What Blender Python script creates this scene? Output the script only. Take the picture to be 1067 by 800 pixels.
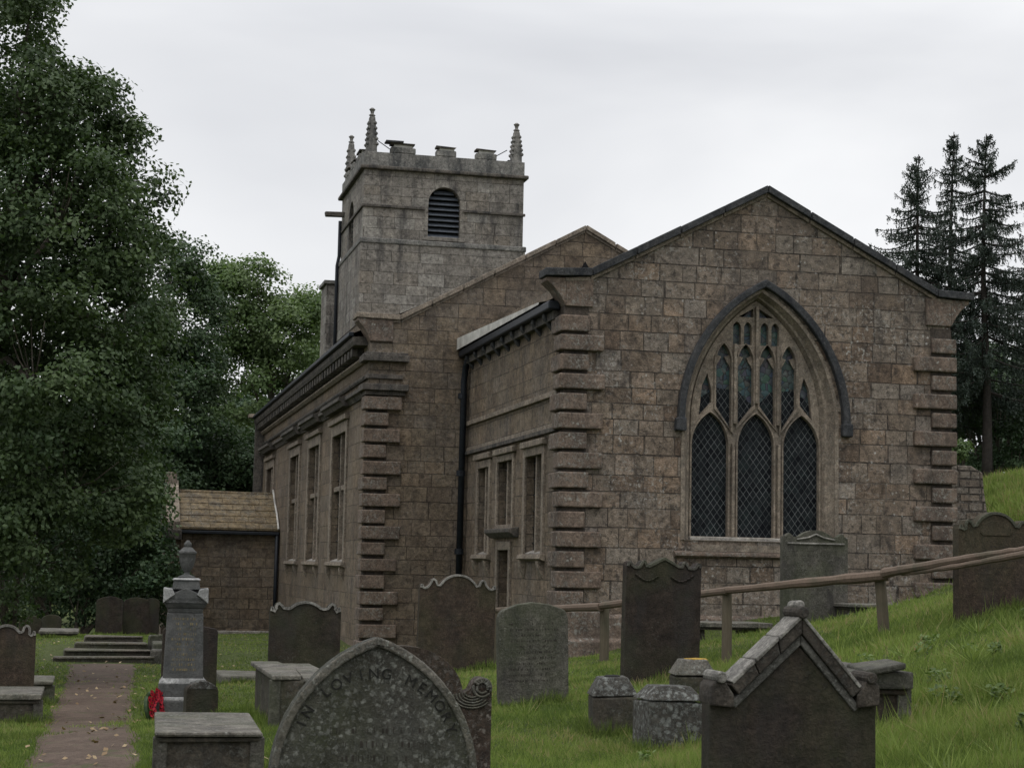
import bpy, bmesh, math, random
import numpy as np
from mathutils import Vector, Matrix, noise as mnoise
from mathutils.geometry import tessellate_polygon
random.seed(7); rng = np.random.default_rng(11)
for o in list(bpy.data.objects): bpy.data.objects.remove(o)
S = bpy.context.scene; COL = S.collection
R = math.radians
# ------------------------------------------------------------------ camera (eye height is z = 0; ground near it is at -1.5)
YAW, PITCH, ROLL, F = 0.22900149, 0.10121962, 0.02009525, 1850.0
def cam_axes():
    cy, sy, cp, sp = math.cos(YAW), math.sin(YAW), math.cos(PITCH), math.sin(PITCH)
    cr, sr = math.cos(ROLL), math.sin(ROLL)
    fw = Vector((sy*cp, cy*cp, sp)); rt = Vector((cy, -sy, 0)); up = rt.cross(fw)
    return cr*rt + sr*up, -sr*rt + cr*up, fw
RT, UP, FW = cam_axes()
cd = bpy.data.cameras.new('camera'); cam = bpy.data.objects.new('camera', cd); COL.objects.link(cam)
cd.sensor_width = 36; cd.lens = F/1067*36; cd.clip_start = 0.1; cd.clip_end = 5000
m = Matrix.Identity(4)
for i in range(3): m[i][0], m[i][1], m[i][2] = RT[i], UP[i], -FW[i]
cam.matrix_world = m; S.camera = cam
def at(px, py, d):
    return RT*((px-533.5)/F*d) - UP*((py-400)/F*d) + FW*d
# ------------------------------------------------------------------ sky, sun, exposure
def world():
    w = bpy.data.worlds.new('World'); S.world = w; w.use_nodes = True
    nt = w.node_tree; N = nt.nodes; L = nt.links
    for n in list(N): N.remove(n)
    out = N.new('ShaderNodeOutputWorld'); bg = N.new('ShaderNodeBackground'); bg.inputs[1].default_value = 0.1
    sky = N.new('ShaderNodeTexSky'); sky.sky_type = 'NISHITA'; sky.sun_disc = False
    sky.sun_elevation = R(65); sky.sun_rotation = R(150); sky.dust_density = 3; sky.air_density = 1
    tc = N.new('ShaderNodeTexCoord'); mp = N.new('ShaderNodeMapping'); mp.inputs['Scale'].default_value = (1.0, 1.0, 3.2)
    nz = N.new('ShaderNodeTexNoise'); nz.inputs['Scale'].default_value = 1.7; nz.inputs['Detail'].default_value = 5; nz.inputs['Roughness'].default_value = .5
    nz.inputs['Distortion'].default_value = .4
    cr = N.new('ShaderNodeValToRGB'); e = cr.color_ramp.elements
    e[0].position = .28; e[0].color = (5.5, 5.65, 6.05, 1); e[1].position = .72; e[1].color = (9.3, 9.35, 9.45, 1)
    mx = N.new('ShaderNodeMixRGB'); mx.inputs[0].default_value = .94
    L.new(tc.outputs['Generated'], mp.inputs[0]); L.new(mp.outputs[0], nz.inputs[0]); L.new(nz.outputs[0], cr.inputs[0])
    # an overcast sky is brightest overhead
    sp = N.new('ShaderNodeSeparateXYZ'); L.new(tc.outputs['Generated'], sp.inputs[0]); mr = N.new('ShaderNodeMapRange'); L.new(sp.outputs[2], mr.inputs[0])
    for i, v in ((1, .28), (2, 1.0), (3, 1.0), (4, 2.3)): mr.inputs[i].default_value = v
    vs = N.new('ShaderNodeVectorMath'); vs.operation = 'SCALE'; L.new(cr.outputs[0], vs.inputs[0]); L.new(mr.outputs[0], vs.inputs['Scale'])
    L.new(sky.outputs[0], mx.inputs[1]); L.new(vs.outputs[0], mx.inputs[2])
    L.new(mx.outputs[0], bg.inputs[0]); L.new(bg.outputs[0], out.inputs[0])
world()
sl = bpy.data.lights.new('sun', 'SUN'); sl.energy = 0.8; sl.angle = R(25); sl.color = (1, .97, .92)
so = bpy.data.objects.new('sun', sl); COL.objects.link(so); so.rotation_euler = (R(25), 0, R(-30))
S.view_settings.view_transform = 'Standard'; S.view_settings.look = 'None'; S.view_settings.gamma = 1
S.view_settings.exposure = 0.12; S.view_settings.use_curve_mapping = False
S.render.engine = 'CYCLES'; S.cycles.max_bounces = 6; S.cycles.transparent_max_bounces = 8
# ------------------------------------------------------------------ materials
class G:
    def __init__(s, name):
        s.m = bpy.data.materials.new(name); s.m.use_nodes = True; s.nt = s.m.node_tree
        for n in list(s.nt.nodes): s.nt.nodes.remove(n)
        s.out = s.n('OutputMaterial'); s.p = s.n('BsdfPrincipled'); s.link(s.p.outputs[0], s.out.inputs[0])
        s.p.inputs['Specular IOR Level'].default_value = .25
    def n(s, t): return s.nt.nodes.new('ShaderNode'+t)
    def link(s, a, b): s.nt.links.new(a, b)
    def put(s, sock, v):
        if isinstance(v, bpy.types.NodeSocket): s.link(v, sock)
        elif isinstance(v, (tuple, list)) and len(v) == 3 and sock.type == 'RGBA': sock.default_value = (*v, 1)
        else: sock.default_value = v
    def pos(s):
        g = s.n('NewGeometry'); return g.outputs['Position']
    def obj(s): return s.n('TexCoord').outputs['Object']
    def mapping(s, v, scale=(1,1,1), loc=(0,0,0)):
        n = s.n('Mapping'); s.link(v, n.inputs[0]); n.inputs['Scale'].default_value = scale; n.inputs['Location'].default_value = loc; return n.outputs[0]
    def noise(s, v, scale, detail=4, rough=.55, dist=0):
        n = s.n('TexNoise'); s.link(v, n.inputs['Vector']); n.inputs['Scale'].default_value = scale; n.inputs['Detail'].default_value = detail
        n.inputs['Roughness'].default_value = rough; n.inputs['Distortion'].default_value = dist; return n.outputs[0]
    def vor(s, v, scale, feat='F1', out=0, rand=1):
        n = s.n('TexVoronoi'); n.feature = feat; s.link(v, n.inputs['Vector']); n.inputs['Scale'].default_value = scale
        n.inputs['Randomness'].default_value = rand; return n.outputs[out]
    def ramp(s, f, stops, interp='LINEAR'):
        n = s.n('ValToRGB'); n.color_ramp.interpolation = interp; e = n.color_ramp.elements
        while len(e) < len(stops): e.new(.5)
        for k, (p, c) in enumerate(stops):
            e[k].position = p; e[k].color = (*c, 1) if isinstance(c, tuple) else (c, c, c, 1)
        s.link(f, n.inputs[0]); return n.outputs[0]
    def mix(s, f, a, b, t='MIX'):
        n = s.n('MixRGB'); n.blend_type = t; s.put(n.inputs[0], f); s.put(n.inputs[1], a); s.put(n.inputs[2], b); return n.outputs[0]
    def math(s, op, a, b=0.0, c=None):
        n = s.n('Math'); n.operation = op; s.put(n.inputs[0], a); s.put(n.inputs[1], b)
        if c is not None: s.put(n.inputs[2], c)
        return n.outputs[0]
    def comb(s, x, y, z=0.0):
        n = s.n('CombineXYZ'); s.put(n.inputs[0], x); s.put(n.inputs[1], y); s.put(n.inputs[2], z); return n.outputs[0]
    def sep(s, v):
        n = s.n('SeparateXYZ'); s.link(v, n.inputs[0]); return n.outputs
    def bump(s, h, strength=.5, dist=.02):
        n = s.n('Bump'); n.inputs['Strength'].default_value = strength; n.inputs['Distance'].default_value = dist
        s.link(h, n.inputs['Height']); s.link(n.outputs[0], s.p.inputs['Normal']); return n
    def done(s, col, rough=.9):
        s.put(s.p.inputs['Base Color'], col); s.put(s.p.inputs['Roughness'], rough); return s.m

def ashlar(name, stones, mortar=(.15,.125,.1), rowh=.315, bw=.5, lichen=.5, stain=.6, msize=.012, seed=0.0, moff=0.0, con=.95):
    g = G(name); P = g.pos(); x, y, z = g.sep(P)
    z0 = g.math('ADD', z, moff)
    wob = g.noise(P, 1.7, 3)
    zn = g.noise(g.comb(seed, 0.0, z0), .75, 2)
    zz = g.math('ADD', g.math('MULTIPLY_ADD', zn, .5, z0), g.math('MULTIPLY', wob, .035))
    u = g.math('ADD', g.math('ADD', x, y), g.math('MULTIPLY', g.noise(P, 2.3, 2), .03))
    # width of blocks differs from course to course
    row = g.math('FLOOR', g.math('DIVIDE', zz, rowh))
    wn = g.n('TexWhiteNoise'); wn.noise_dimensions = '1D'; g.link(row, wn.inputs['W'])
    us = g.math('MULTIPLY', u, g.math('MULTIPLY_ADD', wn.outputs[0], .7, .7))
    us = g.math('ADD', us, g.math('MULTIPLY', g.noise(g.comb(us, g.math('MULTIPLY', row, 7.3)), 1.1, 1), .7))
    b = g.n('TexBrick'); g.link(g.comb(us, zz), b.inputs['Vector'])
    b.offset = .5; b.inputs['Color1'].default_value = (0,0,0,1); b.inputs['Color2'].default_value = (1,1,1,1); b.inputs['Mortar'].default_value = (.5,.5,.5,1)
    b.inputs['Scale'].default_value = 1; b.inputs['Mortar Size'].default_value = msize; b.inputs['Mortar Smooth'].default_value = .35
    b.inputs['Brick Width'].default_value = bw; b.inputs['Row Height'].default_value = rowh; b.inputs['Bias'].default_value = 0
    n1 = g.noise(P, 9, 6, .65); n2 = g.noise(P, 45, 5, .7); n3 = g.noise(P, .55, 4, .6); n4 = g.noise(g.mapping(P, (1,1,.22)), 1.5, 5, .62)
    n = len(stones)
    col = g.ramp(b.outputs['Color'], [((k+.5)/n, c) for k, c in enumerate(stones)])
    n5 = g.noise(P, 3.2, 6, .72, .6)
    col = g.mix(con, col, g.ramp(n1, [(.3, .5), (.5, 1.0), (.7, 1.5)]), 'MULTIPLY')
    col = g.mix(con, col, g.ramp(n2, [(.32, .5), (.5, 1.0), (.68, 1.55)]), 'MULTIPLY')
    col = g.mix(con, col, g.ramp(n5, [(.32, .5), (.5, 1.0), (.66, 1.35)]), 'MULTIPLY')
    col = g.mix(g.math('MULTIPLY', g.ramp(n3, [(.42, 0.0), (.64, 1.0)]), .38*con), col, (.175,.16,.14))
    col = g.mix(g.math('MULTIPLY', g.ramp(n4, [(.52, 0.0), (.68, 1.0)]), stain), col, (.035,.034,.036))
    mf = g.math('MULTIPLY', b.outputs['Fac'], g.ramp(n1, [(.35, .35), (.6, 1.0)]))
    mm = g.mix(g.ramp(g.noise(P, .9, 3), [(.5, 0.0), (.66, 1.0)]), (.032,.027,.023), mortar)
    col = g.mix(mf, col, mm)
    sp = g.vor(P, 8.5); ln = g.noise(P, 1.1, 4, .7); l2 = g.noise(P, 22, 3)
    d = g.math('ADD', sp, g.math('MULTIPLY', l2, .5))
    lf = g.math('MULTIPLY', g.ramp(d, [(.36, 1.0), (.46, 0.0)]), g.ramp(ln, [(.5, 0.0), (.64, 1.0)]))
    crust = g.math('MULTIPLY', g.ramp(g.noise(P, 13, 9, .78, .5), [(.53, 0.0), (.6, 1.0)]), g.ramp(g.noise(P, .8, 5, .7), [(.46, 0.0), (.58, 1.0)]))
    col = g.mix(g.math('MULTIPLY', crust, min(1, lichen*1.3)), col, (.33,.315,.285))
    soot = g.math('MULTIPLY', g.ramp(g.noise(P, 7, 8, .75, .4), [(.52, 0.0), (.6, 1.0)]), .7*con)
    col = g.mix(soot, col, (.032,.028,.026))
    col = g.mix(g.math('MULTIPLY', lf, lichen), col, (.42,.41,.38))
    h = g.math('ADD', g.math('MULTIPLY', b.outputs['Fac'], -1.5), g.math('ADD', g.math('MULTIPLY', n1, .9), g.math('MULTIPLY', n2, .45)))
    h = g.math('ADD', h, g.math('MULTIPLY', b.outputs['Color'], .25))
    g.bump(h, 1.0, .045)
    return g.done(col, .92)
def stone(name, c1, c2, lichen=.4, lcol=(.4,.41,.37), spots=14, green=.0, stain=.5, scale=1.0, dark=(.03,.028,.027), cover=(.46,.6), con=.95, cov=(.42,.52)):
    g = G(name); P = g.pos()
    n1 = g.noise(P, 6*scale, 6, .65); n2 = g.noise(P, 60*scale, 5, .7); n3 = g.noise(P, 1.6*scale, 4, .6); n4 = g.noise(g.mapping(P, (1,1,.2)), 4*scale, 5, .65)
    col = g.mix(g.ramp(n1, [(.35, 0.0), (.65, 1.0)]), c1, c2)
    col = g.mix(con, col, g.ramp(n2, [(.3, .5), (.7, 1.5)]), 'MULTIPLY')
    col = g.mix(con, col, g.ramp(g.noise(P, 17*scale, 7, .75, .4), [(.32, .5), (.5, 1.0), (.68, 1.6)]), 'MULTIPLY')
    col = g.mix(g.math('MULTIPLY', g.ramp(n4, [(.48, 0.0), (.62, 1.0)]), stain), col, dark)
    if green: col = g.mix(g.math('MULTIPLY', g.ramp(n3, [(.42, 0.0), (.62, 1.0)]), green), col, (.05,.065,.025))
    nn = g.n('TexNoise'); g.link(P, nn.inputs['Vector']); nn.inputs['Scale'].default_value = spots*1.3; nn.inputs['Detail'].default_value = 5; nn.inputs['Roughness'].default_value = .7
    va = g.n('VectorMath'); va.operation = 'MULTIPLY_ADD'; g.link(nn.outputs['Color'], va.inputs[0]); va.inputs[1].default_value = (1.5/spots,)*3; g.link(P, va.inputs[2])
    sp = g.vor(va.outputs[0], spots); ln = g.noise(P, 2.4*scale, 4, .75); l2 = g.noise(P, 30, 4)
    d = g.math('ADD', sp, g.math('MULTIPLY', l2, .55))
    lf = g.math('MULTIPLY', g.ramp(d, [(cov[0], 1.0), (cov[1], 0.0)]), g.ramp(ln, [(cover[0], 0.0), (cover[1], 1.0)]))
    col = g.mix(g.math('MULTIPLY', lf, lichen), col, lcol)
    crust = g.math('MULTIPLY', g.ramp(g.noise(P, 2.0*spots, 8, .8, .5), [(.5, 0.0), (.58, 1.0)]), g.ramp(g.noise(P, 3.1*scale, 5, .7), [(cover[0]-.04, 0.0), (cover[1], 1.0)]))
    col = g.mix(g.math('MULTIPLY', crust, lichen), col, tuple(v*.85 for v in lcol))
    g.bump(g.math('ADD', g.math('ADD', n1, g.math('MULTIPLY', n2, .6)), g.math('MULTIPLY', crust, .35)), .9, .018)
    return g.done(col, .88)
def plain(name, c, rough=.6, metal=0, nz=.35, scale=12, c2=None, spec=.25):
    g = G(name); P = g.pos(); n1 = g.noise(P, scale, 5, .65)
    col = g.mix(g.ramp(n1, [(.35, 0.0), (.65, 1.0)]), tuple(v*(1-nz) for v in c), c2 or tuple(v*(1+nz) for v in c))
    g.p.inputs['Metallic'].default_value = metal; g.p.inputs['Specular IOR Level'].default_value = spec
    g.bump(n1, .3, .01); return g.done(col, rough)
WALL = [(.12,.09,.067), (.19,.155,.12), (.155,.13,.105), (.195,.145,.104), (.18,.16,.138), (.14,.11,.083), (.205,.18,.15), (.165,.125,.092)]
NAVE = [(.14,.108,.076), (.175,.138,.098), (.155,.122,.088), (.195,.148,.102), (.16,.13,.1), (.135,.103,.074)]
TOWER = [(.19,.175,.155), (.24,.22,.195), (.17,.155,.135), (.22,.205,.185), (.2,.175,.145), (.26,.245,.22)]
M = {}
M['wall'] = ashlar('chancel_ashlar', [(c[0]*1.08, c[1]*1.05, c[2]*1.03) for c in WALL], lichen=.85, stain=.5, seed=1.3)
M['side'] = ashlar('side_ashlar', NAVE, mortar=(.13,.11,.085), lichen=.25, stain=.35, seed=4.1, msize=.008, con=.7)
M['nave'] = ashlar('nave_ashlar', NAVE, mortar=(.14,.12,.09), rowh=.37, bw=.75, lichen=.12, stain=.4, seed=7.7, msize=.008, con=.6)
M['tower'] = ashlar('tower_ashlar', TOWER, mortar=(.13,.12,.105), rowh=.4, bw=.8, lichen=.3, stain=.85, seed=9.1, msize=.008, con=.75)
M['rubble'] = ashlar('rubble_wall', WALL, mortar=(.05,.04,.03), rowh=.14, bw=.34, lichen=.5, stain=.3, seed=2.2, msize=.02)
M['quoin'] = stone('quoin_stone', (.105,.078,.06), (.165,.125,.098), lichen=.5, spots=9, stain=.45, scale=.5)
M['bed'] = stone('shaded_channel_stone', (.04,.032,.026), (.075,.06,.048), lichen=.1, stain=.5)  # channels between quoins: gap shadow painted into a darker stone colour
M['trim'] = stone('trim_stone', (.165,.135,.105), (.245,.205,.162), lichen=.25, stain=.35, scale=.6)
M['pale'] = stone('pale_sill_stone', (.26,.24,.21), (.36,.33,.3), lichen=.5, stain=.3)
M['coping'] = stone('coping_stone', (.03,.033,.037), (.055,.055,.056), lichen=.25, lcol=(.2,.2,.19), spots=9, stain=.6, dark=(.012,.014,.018))
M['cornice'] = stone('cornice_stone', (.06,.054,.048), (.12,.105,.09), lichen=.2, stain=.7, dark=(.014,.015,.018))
M['parapet'] = stone('parapet_stone', (.10,.098,.092), (.2,.19,.175), lichen=.4, spots=7, stain=.7, scale=.5, dark=(.03,.032,.036))
M['slate'] = ashlar('stone_slates', [(.18,.13,.07), (.24,.18,.1), (.14,.1,.06), (.28,.22,.13), (.2,.16,.1)], mortar=(.025,.02,.015), rowh=.21, bw=.5, lichen=.5, stain=.4, seed=3.3, msize=.02)
M['roof'] = plain('roof_slate', (.06,.06,.065), .7)
M['black'] = plain('black_iron', (.012,.015,.02), .5, 0, .3)
M['lead'] = plain('pale_lead', (.42,.41,.38), .7, 0, .25, 3)
M['louvre'] = plain('louvre_slate', (.075,.085,.1), .6, 0, .3, 9)
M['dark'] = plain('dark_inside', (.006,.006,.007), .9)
M['door'] = plain('old_door', (.03,.022,.018), .7)
M['red'] = plain('red_brown_frame', (.10,.03,.028), .6)
M['rail'] = None
def leaded():
    g = G('leaded_glass'); P = g.pos(); x, y, z = g.sep(P); s = .105
    u = g.math('ADD', x, y)
    a = g.math('DIVIDE', g.math('ADD', g.math('MULTIPLY', u, 1.35), z), s*1.6); b = g.math('DIVIDE', g.math('SUBTRACT', g.math('MULTIPLY', u, 1.35), z), s*1.6)
    def ln(t): return g.math('ABSOLUTE', g.math('SUBTRACT', g.math('FRACT', t), .5))
    d = g.math('MAXIMUM', ln(a), ln(b)); lead = g.ramp(d, [(.455, 0.0), (.475, 1.0)])
    wn = g.n('TexWhiteNoise'); g.link(g.comb(g.math('FLOOR', a), g.math('FLOOR', b)), wn.inputs['Vector'])
    pane = g.mix(wn.outputs[0], (.004,.005,.007), (.014,.017,.019))
    bn = g.noise(P, 2.5, 4, .7); pane = g.mix(g.ramp(bn, [(.54, 0.0), (.7, .6)]), pane, (.02,.03,.03))
    lf = g.math('MULTIPLY', lead, g.ramp(g.noise(P, 3.1, 3), [(.3, .25), (.6, 1.0)]))
    g.put(g.p.inputs['Base Color'], g.mix(lf, pane, (.17,.18,.18)))
    g.put(g.p.inputs['Roughness'], g.math('MULTIPLY_ADD', lead, .5, .3)); g.p.inputs['Specular IOR Level'].default_value = .08
    g.bump(g.math('ADD', g.math('MULTIPLY', wn.outputs[0], .5), g.math('ADD', g.math('MULTIPLY', lead, 1.0), bn)), .6, .02)
    return g.m
M['glass'] = leaded()
def stained():
    g = G('stained_glass'); P = g.pos()
    v = g.vor(P, 9, 'F1', 1); e = g.vor(P, 9, 'DISTANCE_TO_EDGE', 0)
    col = g.mix(.97, v, (.03,.05,.05)); col = g.mix(g.ramp(e, [(.02, 1.0), (.05, 0.0)]), col, (.012,.012,.013))
    col = g.mix(g.ramp(g.noise(P, 11, 3), [(.58, 0.0), (.66, .6)]), col, (.12,.15,.14))
    g.bump(e, .5, .02); return g.done(col, .35)
M['stained'] = stained()
def clear():
    g = G('plain_window_glass'); P = g.pos(); n = g.noise(P, 1.5, 2)
    g.p.inputs['Specular IOR Level'].default_value = .5; g.bump(n, .2, .03); return g.done((.015,.018,.02), .12)
M['clear'] = clear()
def wood(name, a, b):
    g = G(name); P = g.obj(); n = g.noise(g.mapping(P, (9,9,.9)), 6, 6, .7); n2 = g.noise(P, 3, 4)
    c = g.mix(n, a, b); c = g.mix(g.ramp(n2, [(.5, 0.0), (.7, .6)]), c, (.05,.055,.035)); g.bump(n, .7, .01); return g.done(c, .85)
M['rail'] = wood('weathered_rail_wood', (.06,.042,.03), (.2,.15,.115)); M['post'] = wood('weathered_post_wood', (.06,.05,.032), (.15,.125,.09))
def leafmat(name, a, b, trans=.3):
    g = G(name); at_ = g.n('Attribute'); at_.attribute_name = 'v'
    c = g.mix(at_.outputs['Fac'], a, b); c = g.mix(.6, c, g.ramp(g.noise(g.pos(), .5, 3), [(.3, .6), (.7, 1.35)]), 'MULTIPLY')
    if name == 'grass_blades': c = g.mix(g.ramp(at_.outputs['Fac'], [(.955, 0.0), (.965, 1.0)]), c, (.30,.25,.13))
    g.put(g.p.inputs['Base Color'], c); g.p.inputs['Roughness'].default_value = .55
    tr = g.n('BsdfTranslucent'); g.link(g.mix(1.0, c, (1.1,1.25,.6), 'MULTIPLY'), tr.inputs[0])
    ms = g.n('MixShader'); ms.inputs[0].default_value = trans; g.link(g.p.outputs[0], ms.inputs[1]); g.link(tr.outputs[0], ms.inputs[2]); g.link(ms.outputs[0], g.out.inputs[0])
    return g.m
M['leaf_dark'] = leafmat('sycamore_leaves', (.036,.062,.026), (.075,.11,.044), .25)
M['leaf_deep'] = leafmat('deep_leaves', (.028,.055,.026), (.06,.095,.042), .22)
M['leaf_light'] = leafmat('pale_leaves', (.075,.12,.045), (.14,.19,.085), .35)
M['leaf_conifer'] = leafmat('conifer_needles', (.024,.038,.03), (.05,.066,.05), .1)
M['bark'] = stone('bark', (.05,.04,.03), (.09,.075,.06), lichen=.2, stain=.3, green=.3)
M['grass'] = leafmat('grass_blades', (.07,.11,.022), (.24,.30,.085), .35)
def ground_mat():
    g = G('turf'); P = g.pos(); n = g.noise(P, .6, 5); n2 = g.noise(P, 7, 5, .7); n3 = g.noise(P, 55, 3, .7)
    c = g.mix(g.ramp(n, [(.35, 0.0), (.65, 1.0)]), (.065,.085,.022), (.085,.105,.03))
    c = g.mix(g.ramp(n2, [(.45, 0.0), (.62, .65)]), c, (.045,.065,.016)); c = g.mix(.7, c, g.ramp(n3, [(.3, .55), (.7, 1.4)]), 'MULTIPLY')
    c = g.mix(g.ramp(g.noise(P, 1.9, 4, .7), [(.64, 0.0), (.72, .6)]), c, (.10,.08,.04))
    g.bump(g.math('ADD', n2, n3), .9, .05); return g.done(c, .95)
M['ground'] = ground_mat()
def path_mat():
    g = G('worn_path'); P = g.pos(); n = g.noise(P, 1.8, 5, .7); n2 = g.noise(P, 14, 5, .7); n3 = g.noise(P, 80, 3, .7)
    c = g.mix(g.ramp(n, [(.35, 0.0), (.65, 1.0)]), (.072,.05,.037), (.115,.084,.064)); c = g.mix(.8, c, g.ramp(n2, [(.3, .6), (.7, 1.35)]), 'MULTIPLY')
    c = g.mix(.5, c, g.ramp(n3, [(.3, .5), (.7, 1.5)]), 'MULTIPLY')
    c = g.mix(g.ramp(g.noise(P, 2.6, 5, .7), [(.56, 0.0), (.66, .7)]), c, (.055,.07,.024)); g.bump(g.math('ADD', n2, n3), .7, .02); return g.done(c, .9)
M['path'] = path_mat()
# headstone stones
M['hs_dark'] = stone('dark_gritstone', (.018,.0135,.0105), (.036,.027,.021), lichen=.3, spots=26, stain=.5, green=.25, lcol=(.16,.16,.14), cover=(.56,.7))
M['hs_brown'] = stone('brown_gritstone', (.034,.024,.017), (.058,.042,.03), lichen=.25, spots=22, stain=.4, green=.2, lcol=(.2,.19,.16), cover=(.56,.7))
M['hs_grey'] = stone('grey_sandstone', (.06,.056,.047), (.105,.098,.083), lichen=.4, spots=30, stain=.6, green=.35, cover=(.5,.62), lcol=(.27,.27,.24))
M['hs_lichen'] = stone('lichened_sandstone', (.034,.031,.024), (.085,.083,.07), lichen=.7, spots=30, stain=.35, green=.4, lcol=(.21,.215,.19), cover=(.4,.54), cov=(.5,.68), con=.8)
M['hs_red'] = stone('reddish_lichened_stone', (.036,.024,.018), (.062,.044,.034), lichen=.7, spots=28, stain=.2, green=.1, lcol=(.22,.2,.175), cover=(.42,.56), cov=(.46,.62))
M['rim'] = stone('worn_lit_edge_stone', (.16,.15,.135), (.26,.25,.225), lichen=.3, stain=.4)
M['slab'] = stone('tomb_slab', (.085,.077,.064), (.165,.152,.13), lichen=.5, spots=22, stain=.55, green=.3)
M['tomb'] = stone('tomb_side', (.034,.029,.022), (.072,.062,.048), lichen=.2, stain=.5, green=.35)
M['obelisk'] = stone('grey_monument_stone', (.075,.078,.076), (.1,.1,.096), lichen=.1, stain=.25, con=.35)
M['obelisk_pale'] = stone('pale_monument_stone', (.24,.24,.235), (.34,.34,.33), lichen=.2, stain=.35, con=.5)
M['spotted'] = stone('mottled_lichen_stone', (.035,.032,.027), (.075,.07,.06), lichen=.9, spots=17, stain=.2, lcol=(.215,.225,.21), cover=(.38,.5), cov=(.52,.72))
M['gold'] = plain('gilt_letters', (.16,.13,.07), .6)
M['cut'] = plain('cut_letters', (.014,.014,.012), .9, 0, .3, 40); M['faint'] = plain('worn_letters', (.03,.026,.021), .9)
M['yellow'] = plain('yellow_lichen', (.3,.19,.03), .9, 0, .4, 60)
M['poppy'] = plain('poppy_red', (.33,.012,.025), .5, 0, .2, 40)
M['dead_leaf'] = leafmat('dead_leaves', (.16,.10,.05), (.34,.26,.15), .1)
# ------------------------------------------------------------------ object helpers
def tag(o, label=None, cat=None, group=None, kind=None):
    for k, v in (('label', label), ('category', cat), ('group', group), ('kind', kind)):
        if v: o[k] = v
    return o
def empty(name, loc, label, cat, group=None, rz=0.0, rx=0.0, ry=0.0):
    o = bpy.data.objects.new(name, None); COL.objects.link(o); o.location = loc; o.rotation_euler = (rx, ry, rz)
    o.empty_display_size = .2
    return tag(o, label, cat, group)
def link(name, me, mat, parent=None, loc=None, bevel=0, seg=2, smooth=False):
    o = bpy.data.objects.new(name, me); COL.objects.link(o)
    if mat is not None and not me.materials: me.materials.append(mat)
    if parent: o.parent = parent
    if loc is not None: o.location = loc
    if bevel:
        b = o.modifiers.new('bevel', 'BEVEL'); b.width = bevel; b.segments = seg; b.limit_method = 'ANGLE'; b.angle_limit = R(40)
    if smooth:
        for p in me.polygons: p.use_smooth = True
    return o
class MB:
    def __init__(s): s.v = []; s.f = []
    def add(s, vs, fs):
        k = len(s.v); s.v += [tuple(v) for v in vs]; s.f += [tuple(i+k for i in f) for f in fs]; return s
    def box(s, x0, x1, y0, y1, z0, z1, j=0.0):
        v = [(x, y, z) for x in (x0, x1) for y in (y0, y1) for z in (z0, z1)]
        if j: v = [(a+random.uniform(-j, j), b+random.uniform(-j, j), c+random.uniform(-j, j)) for a, b, c in v]
        return s.add(v, [(0,1,3,2),(4,6,7,5),(0,4,5,1),(2,3,7,6),(0,2,6,4),(1,5,7,3)])
    def prism(s, poly, mp, t0, t1):            # poly in (u,v); mp(u,v,t) gives a point
        n = len(poly); vs = [mp(u, v, t0) for u, v in poly] + [mp(u, v, t1) for u, v in poly]
        return s.add(vs, [tuple(range(n)), tuple(range(2*n-1, n-1, -1))] + [(i, i+n, (i+1) % n + n, (i+1) % n) for i in range(n)])
    def plate(s, outer, holes, mp, t0, t1):     # plate with holes
        loops = [outer]+holes
        tris = tessellate_polygon([[Vector((u, v, 0)) for u, v in lp] for lp in loops])
        flat = [p for lp in loops for p in lp]; n = len(flat)
        vs = [mp(u, v, t0) for u, v in flat] + [mp(u, v, t1) for u, v in flat]; fs = []
        for t in tris: fs.append(tuple(t)); fs.append(tuple(i+n for i in reversed(t)))
        k = 0
        for lp in loops:
            c = len(lp)
            for i in range(c): a, b = k+i, k+(i+1) % c; fs.append((a, b, b+n, a+n))
            k += c
        return s.add(vs, fs)
    def tube(s, pts, rad, n=8, cap=True, jit=0.0):
        pts = [Vector(p) for p in pts]; rad = rad if isinstance(rad, (list, tuple)) else [rad]*len(pts); vs = []; fs = []
        for i, p in enumerate(pts):
            t = (pts[min(i+1, len(pts)-1)] - pts[max(i-1, 0)]).normalized()
            a = t.cross(Vector((0,0,1)) if abs(t.z) < .9 else Vector((1,0,0))).normalized(); b = t.cross(a)
            for k in range(n):
                an = 2*math.pi*k/n; r = rad[i]*(1+random.uniform(-jit, jit)); vs.append(p + a*math.cos(an)*r + b*math.sin(an)*r)
        for i in range(len(pts)-1):
            for k in range(n): fs.append((i*n+k, i*n+(k+1) % n, (i+1)*n+(k+1) % n, (i+1)*n+k))
        if cap: fs += [tuple(range(n-1, -1, -1)), tuple(range(len(pts)*n-n, len(pts)*n))]
        return s.add(vs, fs)
    def lathe(s, prof, cx=0, cy=0, n=20):
        vs = []; fs = []
        for r, z in prof:
            for k in range(n): a = 2*math.pi*k/n; vs.append((cx+r*math.cos(a), cy+r*math.sin(a), z))
        for i in range(len(prof)-1):
            for k in range(n): fs.append((i*n+k, i*n+(k+1) % n, (i+1)*n+(k+1) % n, (i+1)*n+k))
        fs += [tuple(range(n-1, -1, -1)), tuple(range(len(prof)*n-n, len(prof)*n))]
        return s.add(vs, fs)
    def mesh(s, name, fix=True):
        me = bpy.data.meshes.new(name); me.from_pydata(s.v, [], s.f)
        if fix:
            bm = bmesh.new(); bm.from_mesh(me); bmesh.ops.recalc_face_normals(bm, faces=bm.faces); bm.to_mesh(me); bm.free()
        me.update(); return me
    def obj(s, name, mat, parent=None, **k): return link(name, s.mesh(name), mat, parent, **k)
def south(X): return lambda u, v, t: (X+t, u, v)     # wall facing -X : u = Y, depth goes +X
def east(Y): return lambda u, v, t: (u, Y+t, v)      # wall facing -Y : u = X, depth goes +Y
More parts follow.
